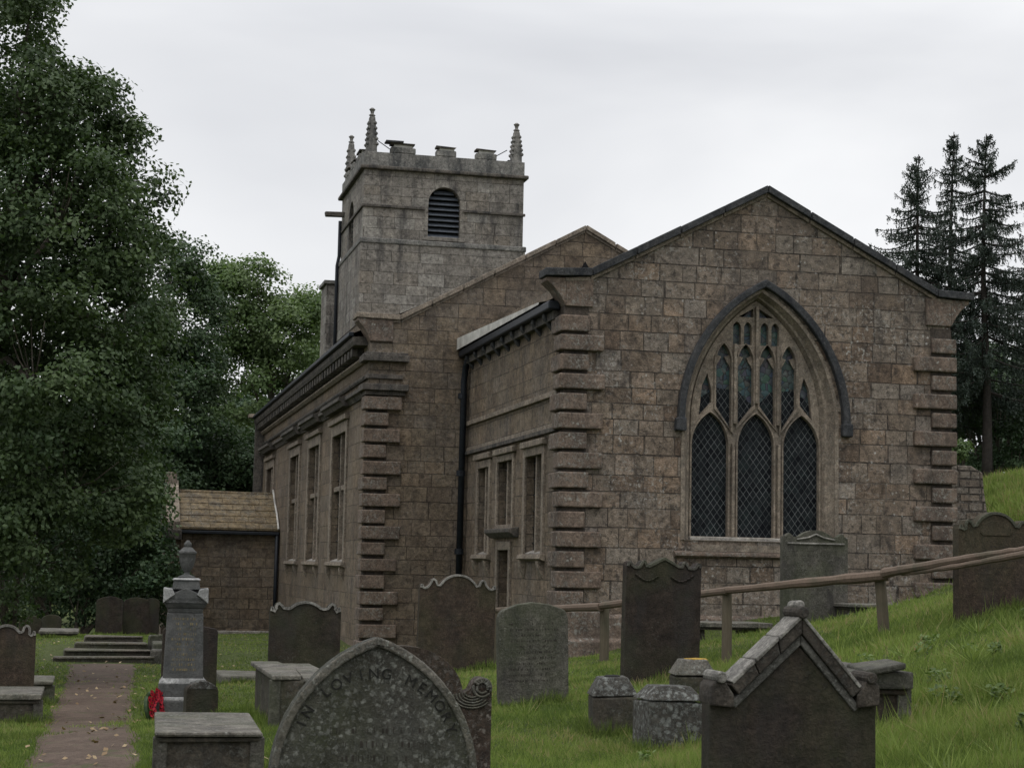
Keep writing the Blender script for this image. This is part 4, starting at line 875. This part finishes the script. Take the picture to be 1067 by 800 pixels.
chevron('gable_top', 'rim', 712, 716, 642, .016, -.088, .086, .0165, 3, .004)  # pale strip: lit top face of the coping put into the colour
chevron('gable_moulding', 'gable_mould', 712, 716, 642, .036, -.068, .02, -.0765, 0)
for s_, xe in ((-1, -86*k_), (1, 84*k_)):
    link('shoulder', MB().prism([(xe-s_*-.03, H(728)-.02), (xe-s_*.075, H(728)-.03), (xe-s_*.075, H(722)), (xe-s_*.045, H(712)), (xe-s_*.02, H(702)), (xe+s_*.03, H(712)), (xe+s_*.034, H(724))], fr, -.085, .085).mesh('shoulder'), M['gable_dark'], e, bevel=.008)
    link('shoulder_knob', MB().tube([(xe-s_*.012, -.1, H(704)), (xe-s_*.012, .09, H(704))], .026, 12).mesh('shoulder_knob'), M['rim' if s_ < 0 else 'gable_dark'], e, bevel=.006)
link('finial', MB().tube([(apx[0], -.10, apx[1]+.012), (apx[0], .09, apx[1]+.012)], .028, 12).mesh('finial'), M['gable_dark'], e, bevel=.006)
link('finial', MB().tube([(apx[0]+.004, -.055, apx[1]+.045), (apx[0]+.004, .06, apx[1]+.04)], .021, 12).mesh('finial'), M['rim'], e, bevel=.006)
strokes(e, 6, -.3, .3, H(752), .055, -.055, 'faint', dens=.5)
# ------------------------------------------------------------------ rail fence
def fence():
    b = spot(757, 20); e = empty('rail_fence', b, 'rustic wooden rail on short posts climbing across the churchyard in front of the east wall', 'fence')
    def post(px, d, ytop, r, lean=0.0):
        p = spot(px, d); t_ = at(px, ytop, d); q = Vector((p.x, p.y, p.z-.3))-b; tt = Vector((p.x, p.y, t_.z))-b+Vector((lean, 0, 0))
        o = link('post', MB().tube([q, q.lerp(tt, .35), q.lerp(tt, .7), tt], [r*1.05, r, r, r*.93], 9, jit=.06).mesh('post'), M['post'], e, bevel=.006)
    post(630, 22.6, 632, .062); post(757.5, 20, 613, .058); post(923, 19, 597, .062, -.07); post(519, 25.5, 637, .055); post(1120, 16.6, 560, .06)
    def rail(pts, r):
        P_ = [at(*q)-b for q in pts]; out = []; rr = []
        for i in range(len(P_)-1):
            for k in range(6): out.append(P_[i].lerp(P_[i+1], k/6)+Vector((0, 0, random.uniform(-.003, .003)))); rr.append(.95*(r[i]+(r[i+1]-r[i])*k/6)*random.uniform(.9, 1.08))
        out.append(P_[-1]); rr.append(.95*r[-1]); link('rail', MB().tube(out, rr, 9, jit=.05).mesh('rail'), M['rail'], e)
    rail([(508, 636, 25.4), (570, 634, 24), (626, 632, 22.5)], [.045, .05, .058]); rail([(627, 631, 22.5), (690, 623, 21.2), (758, 615.5, 19.93)], [.05, .052, .048])
    rail([(757, 615, 19.93), (840, 607, 19.4), (926, 599, 18.9)], [.045, .055, .062]); rail([(922, 597, 18.9), (985, 586, 17.8), (1030, 578, 17.2), (1075, 571, 16.8), (1130, 563, 16.4)], [.06, .047, .038, .034, .03])
    rail([(940, 598, 18.6), (985, 592, 17.75), (1030, 584, 17.15), (1075, 576, 16.75), (1130, 568, 16.35)], [.02, .03, .034, .04, .04])
fence()
# rubble wall beyond the chancel
def rubble():
    a = at(992, 560, 36); b = at(1024, 560, 36.5); e = MB()
    pts = [(992, 483), (1010, 484), (1018, 488), (1020, 505), (1022, 520), (1030, 548)]
    base = spot(1005, 36); zb = base.z-.6
    o = empty('rubble_wall', base, 'low brown rubble wall end just right of the chancel corner', 'wall')
    poly = [(-1.0, -1.2), (.6, -1.2), (.42, at(1016, 540, 36).z-base.z), (.33, at(1016, 512, 36).z-base.z), (.30, at(1016, 492, 36).z-base.z), (.05, at(1008, 485, 36).z-base.z), (-1.0, at(995, 484, 36).z-base.z)]
    link('stonework', MB().prism(poly, fr, -.25, .25).mesh('stonework'), M['rubble'], o, bevel=.03)
rubble()
# ------------------------------------------------------------------ foliage
def quads(name, C, Nn, L_, W_, mat, parent=None, up=None, tri=False, var=None):
    # C centres (n,3), Nn face normals, L_ length along 'up', W_ width; real little faces with a per-face tint
    n = len(C); Nn = Nn/np.linalg.norm(Nn, axis=1)[:, None]
    if up is None: up = rng.normal(size=(n, 3))
    a = up-(up*Nn).sum(1)[:, None]*Nn; a /= np.linalg.norm(a, axis=1)[:, None]+1e-9; b = np.cross(Nn, a)
    L_ = np.broadcast_to(L_, (n,))[:, None]; W_ = np.broadcast_to(W_, (n,))[:, None]
    k = 3 if tri else 4
    V = np.stack([C-b*W_/2, C+b*W_/2, C+a*L_], 1) if tri else np.stack([C-a*L_/2, C+b*W_/2-a*L_*.08, C+a*L_/2, C-b*W_/2-a*L_*.08], 1)
    me = bpy.data.meshes.new(name); me.vertices.add(n*k); me.vertices.foreach_set('co', V.astype(np.float32).ravel())
    me.loops.add(n*k); me.loops.foreach_set('vertex_index', np.arange(n*k, dtype=np.int32)); me.polygons.add(n)
    me.polygons.foreach_set('loop_start', np.arange(0, n*k, k, dtype=np.int32)); me.update(calc_edges=True)
    at_ = me.attributes.new('v', 'FLOAT', 'FACE'); at_.data.foreach_set('value', (rng.random(n) if var is None else var).astype(np.float32))
    return link(name, me, M[mat], parent)
DENS = 190
def crown_points(lobes, dens, rc=(.35, .75), leaf=.09, fill=.0):
    # clumps spread over and inside each lobe; leaves spread over each clump
    Cs, Ns, Vs = [], [], []
    for c, r in lobes:
        c = np.array(c); r = np.broadcast_to(np.array(r, float), (3,))
        nc = max(10, int(1.9*dens*(r[0]*r[2]+r[1]*r[2]+r[0]*r[1])*1.05))
        u = rng.normal(size=(nc, 3)); u /= np.linalg.norm(u, axis=1)[:, None]
        lump = np.array([mnoise.noise(Vector(q*1.9)+Vector(c*.37)) for q in u])
        rad = (.98+.32*lump)*(1-rng.random(nc)**2.2*.35)
        cc = c+u*r*rad[:, None]; k = rng.uniform(rc[0], rc[1], nc)
        tint = np.clip(rng.normal(.5, .22, nc), 0, 1)
        for i in range(nc):
            m_ = int(DENS*(k[i]/.5)**2*(.09/leaf)**1.5); w = rng.normal(size=(m_, 3)); w /= np.linalg.norm(w, axis=1)[:, None]
            w[:, 2] = np.where(w[:, 2] < -.5, -w[:, 2]*.6, w[:, 2])
            p = cc[i]+w*np.array([1.05, 1.05, .9])*k[i]*(rng.random(m_)**.5)[:, None]
            Cs.append(p); Ns.append(w*.6+u[i]*.35+np.array([0, 0, .4])+rng.normal(size=(m_, 3))*.6); Vs.append(np.clip(tint[i]+rng.normal(0, .18, m_), 0, 1))
    return np.concatenate(Cs), np.concatenate(Ns), np.concatenate(Vs)
def tree(px, d, lobes_px, label, leaf, mat, dens=1.6, rc=(.35, .75), group='broadleaved trees behind the churchyard', name='broadleaf_tree', tr=.28, zy=1.0):
    base = spot(px, d); e = empty(name, base, label, 'tree', group)
    lob = []
    for (x, y, dd, rx, rz_) in lobes_px:
        c = at(x, y, dd)-base; lob.append(((c.x, c.y, c.z), (rx*dd/F, (rx+rz_)/2*dd/F*zy, rz_*dd/F)))
    C, Nn, V = crown_points(lob, dens, rc, leaf)
    quads('crown', C, Nn, leaf*rng.uniform(.8, 1.35, len(C)), leaf*.72, mat, e, var=V)
    b = MB(); top = max(l[0][2] for l in lob); mid = lob[0][0]
    mx = sum(l[0][0] for l in lob)/len(lob); my = sum(l[0][1] for l in lob)/len(lob)
    tp = [(0, 0, -.4), (.05, .02, top*.2), (mx*.25, my*.25, top*.45), (mx*.6, my*.6, top*.7), (mx, my, top*.9)]
    b.tube(tp, [tr*1.25, tr, tr*.75, tr*.45, tr*.12], 10, jit=.05); link('trunk', b.mesh('trunk'), M['bark'], e, smooth=True)
    b = MB()
    for c, r in lob:
        c = Vector(c); s_ = Vector(tp[2]).lerp(Vector(tp[3]), random.random()) if c.z > tp[2][2] else Vector(tp[1]).lerp(Vector(tp[2]), random.random())
        q = s_.lerp(c, .5)+Vector((0, 0, .3)); b.tube([s_, q, c], [tr*.26, tr*.17, tr*.07], 6)
        for k in range(7):
            u = Vector(rng.normal(size=3)).normalized(); t_ = c+Vector((u.x*r[0], u.y*r[1], abs(u.z)*r[2]))*.8; b.tube([c, c.lerp(t_, .5)+Vector((0, 0, -.1)), t_], [tr*.07, tr*.035, .006], 5)
    link('limbs', b.mesh('limbs'), M['bark'], e, smooth=True); return e
tree(-60, 27, [(-40, 60, 28, 120, 130), (30, 120, 27.5, 75, 70), (60, 235, 27, 95, 85), (-20, 260, 27, 120, 130), (100, 330, 27.5, 72, 70), (35, 400, 26, 110, 95), (110, 440, 28, 75, 80), (-30, 500, 26, 110, 100), (70, 510, 27, 100, 75), (40, 320, 28.5, 110, 110), (20, 180, 29, 95, 100), (60, 440, 29, 110, 90), (115, 250, 28, 52, 48), (135, 205, 28.5, 36, 36), (30, 20, 28.5, 42, 40), (145, 285, 28, 46, 50), (125, 150, 28.5, 30, 22), (155, 390, 28.5, 40, 52), (85, 110, 28.2, 34, 40), (20, 580, 27, 90, 50)],
     'huge dark sycamore filling the left edge of the view, crown reaching the top', .078, 'leaf_dark', 5.4, (.28, .55), tr=.3, zy=.8)
tree(120, 66, [(185, 335, 66, 42, 48), (190, 420, 66, 46, 56), (165, 430, 65, 62, 70), (200, 390, 67, 32, 44), (150, 520, 65, 70, 60), (90, 560, 64, 90, 60), (192, 300, 67, 20, 22), (232, 500, 67, 34, 44), (182, 275, 66, 26, 28), (185, 590, 66, 50, 40), (130, 360, 65, 70, 70), (245, 490, 67, 20, 26)],
     'tall dark broadleaved tree rising behind the porch, right of the huge sycamore', .14, 'leaf_deep', 1.35, (.5, .95), tr=.32)
tree(285, 84, [(255, 330, 84, 44, 45), (290, 350, 84, 46, 44), (268, 300, 84, 24, 26), (232, 320, 84, 26, 36), (320, 350, 86, 32, 36), (300, 400, 84, 44, 40), (250, 400, 84, 46, 46), (238, 290, 84, 12, 16), (325, 325, 86, 18, 18)],
     'paler green tree left of the tower, loose top against the sky', .17, 'leaf_light', 1.0, (.6, 1.2), tr=.3)
tree(345, 92, [(345, 360, 92, 30, 30), (330, 390, 92, 40, 40), (340, 330, 92, 14, 16), (372, 392, 94, 34, 40)], 'pale green tree closest behind the stair turret of the tower', .18, 'leaf_light', .9, (.7, 1.2), tr=.3)
tree(235, 68, [(225, 490, 68, 36, 40), (262, 500, 69, 28, 40), (200, 520, 68, 50, 50), (266, 470, 69, 16, 20), (240, 560, 69, 66, 60), (150, 590, 67, 60, 44)], 'dense dark green tree rising just behind the porch roof', .14, 'leaf_deep', 1.1, (.5, 1.0), tr=.3)
tree(40, 50, [(20, 560, 50, 110, 70), (110, 590, 51, 70, 50), (70, 480, 52, 110, 80), (-60, 500, 50, 90, 110)], 'dark spreading tree behind the distant table tomb', .13, 'leaf_deep', 1.3, (.5, .9), tr=.3)
def shrub(px, d, lobes, label, leaf, mat, dens=3, rc=(.18, .4), name='shrub', cat='shrub', group='shrubs at the churchyard edge'):
    base = spot(px, d); e = empty(name, base, label, cat, group); lob = []
    for (x, y, dd, rx, rz_) in lobes: c = at(x, y, dd)-base; lob.append(((c.x, c.y, c.z), (rx*dd/F, rx*dd/F, rz_*dd/F)))
    C, Nn, V = crown_points(lob, dens, rc, leaf); quads('foliage', C, Nn, leaf*rng.uniform(.8, 1.35, len(C)), leaf*.7, mat, e, var=V)
    b = MB()
    for c, r in lob:
        for k in range(4): b.tube([(random.uniform(-.15, .15), random.uniform(-.1, .1), -.2), (c[0]*.5, c[1]*.5, c[2]*.45), (c[0]+random.uniform(-r[0], r[0])*.5, c[1], c[2]+r[2]*.4)], [.04, .03, .01], 5)
    link('stems', b.mesh('stems'), M['bark'], e); return e
shrub(10, 30, [(0, 590, 30, 42, 42), (25, 560, 30, 28, 24), (-25, 620, 30, 40, 36), (15, 625, 30, 26, 22)], 'lighter green shrub at far left behind the small dark headstones', .07, 'leaf_dark', 5, (.18, .35))
shrub(80, 49.5, [(80, 620, 50, 45, 30), (140, 605, 51, 44, 30), (30, 630, 49, 40, 24), (170, 630, 53, 26, 30), (110, 560, 52, 60, 40)], 'dark thicket behind the twin headstones beyond the steps', .1, 'leaf_deep', 2.5, (.3, .6))
shrub(1035, 53, [(1012, 465, 53, 30, 42), (1045, 440, 54, 38, 50), (1085, 450, 53, 44, 50), (1015, 425, 55, 24, 26), (1070, 480, 52.5, 36, 22), (1000, 490, 52.5, 16, 18), (1032, 425, 56, 34, 30), (1062, 415, 56, 36, 34), (1005, 440, 55, 18, 28)], 'dark bushes below the spruces right of the chancel', .1, 'leaf_deep', 2.2, (.3, .6))
shrub(1000, 40, [(998, 478, 40, 9, 12), (1004, 470, 40, 7, 8)], 'small bright green sapling behind the rubble wall end', .07, 'leaf_light', 6, (.12, .25))
# wooded bank far behind, one mass
def woodland():
    lob = []
    for px in range(-330, 420, 46): 
        d = 100+random.uniform(-6, 6); c = at(px, random.uniform(500, 540) if px < 250 else random.uniform(475, 500), d); lob.append(((c.x, c.y, c.z), (4.5, 3.5, 4.6)))
        c = at(px, 600, d-3); lob.append(((c.x, c.y, c.z), (4.5, 3, 3.5)))
    for px in range(1020, 1500, 50): c = at(px, 440, 82+random.uniform(-3, 3)); lob.append(((c.x, c.y, c.z), (3.5, 3, 3.5)))
    C, Nn, V = crown_points(lob, .75, (.8, 1.4), .22); o = quads('woodland', C, Nn, .26, .2, 'leaf_deep', var=V)
    tag(o, 'dark mass of woodland far behind the churchyard', 'woodland', None, 'stuff')
woodland()
# spruces
M['spruce_bark'] = plain('spruce_bark', (.03,.026,.022), .9)
def spruce(px, d, ytop, label, wpx, dens, bend=0.0, bare=.3):
    base = spot(px, d); e = empty('spruce_tree', base, label, 'tree', 'spruces right of the chancel'); Ht = (at(px, ytop, d)-base).z
    tp = lambda t: Vector((bend*t*t+.06*math.sin(t*7), .05*math.sin(t*5), t*Ht))
    link('trunk', MB().tube([tp(i/10)+Vector((0, 0, -.3 if i == 0 else 0)) for i in range(11)], [.17*(1-.93*i/10) for i in range(11)], 8).mesh('trunk'), M['spruce_bark'], e, smooth=True)
    bb = MB(); C, U, Ln = [], [], []
    R0 = wpx*d/F; z = .28*Ht
    while z < Ht*.985:
        t = z/Ht; R_ = R0*1.95*((1-t)**.78)*1.15+.03
        for k in range(random.choice((4, 5, 6)) if t > bare else random.choice((3, 4, 5))):
            a = random.uniform(0, 2*math.pi); L_ = R_*random.uniform(.55, 1.2); o = tp(t); pts = []; ns = 9
            dr = random.uniform(.12, .42)*(1-.3*t)
            for i in range(ns+1): s_ = i/ns; pts.append(o+Vector((math.cos(a)*L_*s_, math.sin(a)*L_*s_, L_*(-dr*1.6*s_+dr*1.3*s_*s_*s_)+(.55*L_*s_ if t > .85 else 0))))
            bb.tube(pts, [.026*(1-.85*i/ns)+.004 for i in range(ns+1)], 4, cap=False)
            st = max(3, int(L_/.02*dens))
            for i in range(st):
                s_ = random.uniform(.12, 1); p = pts[min(ns, int(s_*ns))].lerp(pts[min(ns, int(s_*ns)+1)], s_*ns % 1); drop = random.uniform(.1, .5)*(1-.45*t)*(1.15-s_*.5)
                side = random.uniform(-1, 1)*.16*(1-s_*.5); q0 = p+Vector((-math.sin(a)*side, math.cos(a)*side, 0))
                m_ = max(2, int(drop/.055))
                for j in range(m_+1):
                    q = q0+Vector((random.gauss(0, .012), random.gauss(0, .012), -drop*j/m_)); C.append(q); U.append((math.cos(a)*.5+random.gauss(0, .7), math.sin(a)*.5+random.gauss(0, .7), -1.1+random.gauss(0, .3))); Ln.append(random.uniform(.07, .13))
        z += random.uniform(.2, .46)*(1.15-.5*t)
    link('branches', bb.mesh('branches', False), M['spruce_bark'], e)
    C = np.array([tuple(c) for c in C]); U = np.array(U); quads('needles', C, rng.normal(size=(len(C), 3)), np.array(Ln)*1.1, .036, 'leaf_conifer', e, up=U)
spruce(960, 52, 150, 'leftmost of the three dark spruces, thin and one-sided, right of the gable', 58, .75, -.1)
spruce(993, 53, 125, 'middle spruce of the three, ragged top, just right of the gable end', 44, .7, .05)
spruce(1029, 51, 127, 'rightmost of the three spruces, tallest dense spire near the right edge', 62, .9, 0)
spruce(1085, 54, 200, 'spruce at the very right edge of the view with only its left branches showing', 46, .8, 0)
# ------------------------------------------------------------------ grass
def excluded(x, y):
    # path, steps, church
    bad = (x > 7.85) & (y > 29.85) | (x > 5.6) & (y > 38.2) | (x > 2.2) & (y > 56.3)
    bx = at(104, 640, 32.6); bad |= (np.abs(x-bx.x-.2) < 1.2) & (y > bx.y-.02) & (y < bx.y+2.6)
    ds = np.linspace(8, 32.5, 60); pts = [at(*((path_center(d)[0]), 640, d)) for d in ds]; py = np.array([p.y for p in pts]); pxx = np.array([p.x for p in pts]); hw = np.array([path_center(d)[1] for d in ds])
    cx = np.interp(y, py, pxx); w_ = np.interp(y, py, hw); dist = np.abs(x-cx)/w_; keep_edge = rng.random(len(x)) < np.clip((dist-.8)/.35, 0, 1)
    pn = np.array([mnoise.noise((a*1.3, b_*1.3, 0)) for a, b_ in zip(x, y)]) if len(x) < 400000 else np.zeros(len(x))
    mid = (dist < .8) & (pn > .28) & (rng.random(len(x)) < .5)
    return bad | ((dist < 1.15) & (y < py[-1]+.1) & ~keep_edge & ~mid)
def grass():
    n = 760000; u = rng.random(n); a_, b_ = 7.2**-1.05, 47.0**-1.05; d = (a_+(b_-a_)*u)**(-1/1.05); px = rng.uniform(-60, 1130, n)
    o = np.array(FW)[:2]; r_ = np.array(RT)[:2]; up = np.array(UP)[:2]
    x = r_[0]*(px-533.5)/F*d-up[0]*(240/F*d)+o[0]*d; y = r_[1]*(px-533.5)/F*d-up[1]*(240/F*d)+o[1]*d
    k = ~excluded(x, y) if n < 400000 else None
    if k is None:
        k = np.concatenate([~excluded(x[i:i+200000], y[i:i+200000]) for i in range(0, n, 200000)])
    x, y, d, px = x[k], y[k], d[k], px[k]; n = len(x); z = terr(x, y)
    def vn(s_, o_):                                   # smooth value noise
        g_ = np.random.default_rng(o_).random((256, 256)); a1, b1 = x*s_+500, y*s_+500; i, j = np.floor(a1).astype(int), np.floor(b1).astype(int); fx, fy = a1-i, b1-j
        fx = fx*fx*(3-2*fx); fy = fy*fy*(3-2*fy); q = lambda p_, r2: g_[p_ % 256, r2 % 256]
        return (q(i, j)*(1-fx)+q(i+1, j)*fx)*(1-fy)+(q(i, j+1)*(1-fx)+q(i+1, j+1)*fx)*fy
    pn = vn(.7, 1); pf = vn(3.1, 2); pm = vn(7.5, 3)
    right = np.clip((px-520)/420, 0, 1); tuft = np.clip((pf*.6+pm*.6-.55)*2.2, 0, 1)
    h = (.03+.04*rng.random(n))*(1+(.4+1.2*right)*tuft)*(1+.1*right)*np.where(d > 22, .8, 1); h *= np.where(rng.random(n) < .03*(.3+right), 2.0, 1.0)
    C = np.stack([x, y, z-.008], 1); U = np.stack([rng.normal(0, .75, n)+1.6*(vn(2.3, 5)-.5), rng.normal(0, .75, n)+1.6*(vn(2.3, 6)-.5), np.ones(n)], 1); az = rng.uniform(0, 2*np.pi, n)
    Nn = np.stack([np.cos(az), np.sin(az), rng.normal(0, .2, n)], 1)
    v = np.clip(.42+.55*(pf-.5)+.5*(pn-.5)+.4*(pm-.5)+rng.normal(0, .26, n), 0, 1)
    o = quads('grass', C, Nn, h, np.maximum(.0065, .00062*d), 'grass', up=U, tri=True, var=v); tag(o, 'green grass growing over the churchyard around the graves', 'grass', None, 'stuff')
grass()
def base_grass():
    bpy.context.view_layer.update(); P_, H_ = [], []
    for t in [o for o in COL.objects if o.get('category') in ('headstone', 'tomb', 'pedestal', 'monument', 'grave slab') and o.parent is None]:
        pts = [t.matrix_world @ ch.matrix_local @ Vector(c) for ch in t.children if ch.type == 'MESH' for c in ch.bound_box]
        x0, x1 = min(p.x for p in pts), max(p.x for p in pts); y0, y1 = min(p.y for p in pts), max(p.y for p in pts); cam_d = max(6, t.location.y)
        n = int(620*(x1-x0+y1-y0)); side = rng.random(n) < (x1-x0)/(x1-x0+y1-y0); u = rng.random(n); g_ = np.abs(rng.normal(0, .035, n))-.005
        x = np.where(side, x0+(x1-x0)*u, x0-g_); y = np.where(side, y0-g_, y0+(y1-y0)*u); P_.append(np.stack([x, y], 1)); H_.append(rng.uniform(.04, .15, n)*(.55+.75*(np.sin(x*9+y*7)*.5+.5))*(1 if cam_d < 24 else .7))
    P_ = np.concatenate(P_); H_ = np.concatenate(H_); n = len(P_); az = rng.uniform(0, 6.283, n)
    C = np.stack([P_[:, 0], P_[:, 1], terr(P_[:, 0], P_[:, 1])-.01], 1); U = np.stack([rng.normal(0, .45, n), rng.normal(-.15, .4, n), np.ones(n)], 1)
    o = quads('long_grass', C, np.stack([np.cos(az), np.sin(az), np.zeros(n)], 1), H_, np.maximum(.007, .0006*P_[:, 1]), 'grass', up=U, tri=True, var=np.clip(rng.normal(.33, .25, n), 0, 1)); tag(o, 'longer unmown grass fringing the feet of the gravestones', 'grass', None, 'stuff')
base_grass()
def bank():
    n = 70000; px = rng.uniform(985, 1130, n); d = rng.uniform(27, 62, n); o = np.array(FW)[:2]; r_ = np.array(RT)[:2]; up = np.array(UP)[:2]
    x = r_[0]*(px-533.5)/F*d-up[0]*(240/F*d)+o[0]*d; y = r_[1]*(px-533.5)/F*d-up[1]*(240/F*d)+o[1]*d; k = x > 15.6; x, y = x[k], y[k]; n = len(x)
    tf = .5+.5*np.sin(x*2.9+np.sin(y*4))*np.sin(y*2.3+1.5*np.sin(x*1.7)); az = rng.uniform(0, 6.283, n)
    U = np.stack([rng.normal(0, .6, n), rng.normal(0, .6, n), np.ones(n)], 1); Nn = np.stack([np.cos(az), np.sin(az), rng.normal(0, .2, n)], 1)
    o = quads('rough_grass', np.stack([x, y, terr(x, y)-.02], 1), Nn, rng.uniform(.1, .28, n)*(.5+tf), .035, 'grass', up=U, tri=True, var=np.clip(.6+.5*(tf-.5)+rng.normal(0, .22, n), 0, 1)); tag(o, 'rough pale grass on the bank rising beyond the chancel corner', 'grass', None, 'stuff')
bank()
def weeds():
    # broad-leaved weeds and coarse tufts on the right-hand slope
    for i in range(46):
        px, d = (random.uniform(880, 1075), random.uniform(8.5, 17)) if i < 34 else (random.uniform(540, 760), random.uniform(11, 17))
        b_ = spot(px, d); n = random.randint(30, 70); R_ = random.uniform(.07, .2); az = rng.uniform(0, 6.283, n); rr = R_*rng.random(n)**.6
        U = np.stack([np.cos(az)*rr/R_*1.1, np.sin(az)*rr/R_*1.1, np.ones(n)*.9], 1)+rng.normal(0, .2, (n, 3)); C = np.stack([b_.x+np.cos(az)*rr*.5, b_.y+np.sin(az)*rr*.5, np.full(n, b_.z-.01)], 1)
        if i % 2: o = quads('grass_tuft', C, rng.normal(size=(n, 3))+np.array([0, -.5, .2]), rng.uniform(.12, .26, n), .011, 'grass', up=U, tri=True)
        else:
            C = C+np.stack([np.zeros(n), np.zeros(n), rng.uniform(.02, .13, n)], 1); o = quads('weed_plant', C, rng.normal(0, .5, (n, 3))+np.array([0, -.2, 1]), rng.uniform(.03, .06, n), .026, 'weed')
M['weed'] = leafmat('weed_leaves', (.06,.1,.025), (.13,.18,.06), .3)
weeds()
bpy.context.view_layer.update()
for nm, lb, ct in (('grass_tuft', 'coarse pale grass tufts standing above the mown churchyard grass', 'grass'), ('weed_plant', 'low leafy weeds scattered through the grass of the slope', 'weeds')):
    sel = [o for o in COL.objects if o.name.split('.')[0] == nm]; bm = bmesh.new()
    for o in sel: bm.from_mesh(o.data)
    me = bpy.data.meshes.new(nm); bm.to_mesh(me); bm.free(); mt = sel[0].data.materials[0]
    for o in sel: bpy.data.objects.remove(o)
    me.materials.clear(); me.materials.append(mt); tag(link(nm+'s', me, mt), lb, ct, None, 'stuff')
def litter():
    n = 300; d = rng.uniform(10, 36, n); px = np.where(rng.random(n) < .7, rng.normal(105, 45, n), rng.uniform(-20, 400, n))
    P_ = [at(float(a), 640, float(b)) for a, b in zip(px, d)]; x = np.array([p.x for p in P_]); y = np.array([p.y for p in P_]); k = ~((x > 5.4) & (y > 38)); x, y = x[k], y[k]; z = terr(x, y)+.03
    n = len(x); Nn = np.stack([rng.normal(0, .35, n), rng.normal(0, .35, n), np.ones(n)], 1); o = quads('fallen_leaves', np.stack([x, y, z], 1), Nn, rng.uniform(.04, .085, n), .05, 'dead_leaf'); tag(o, 'scattered fallen leaves on the path and grass', 'leaves', None, 'stuff')
litter()
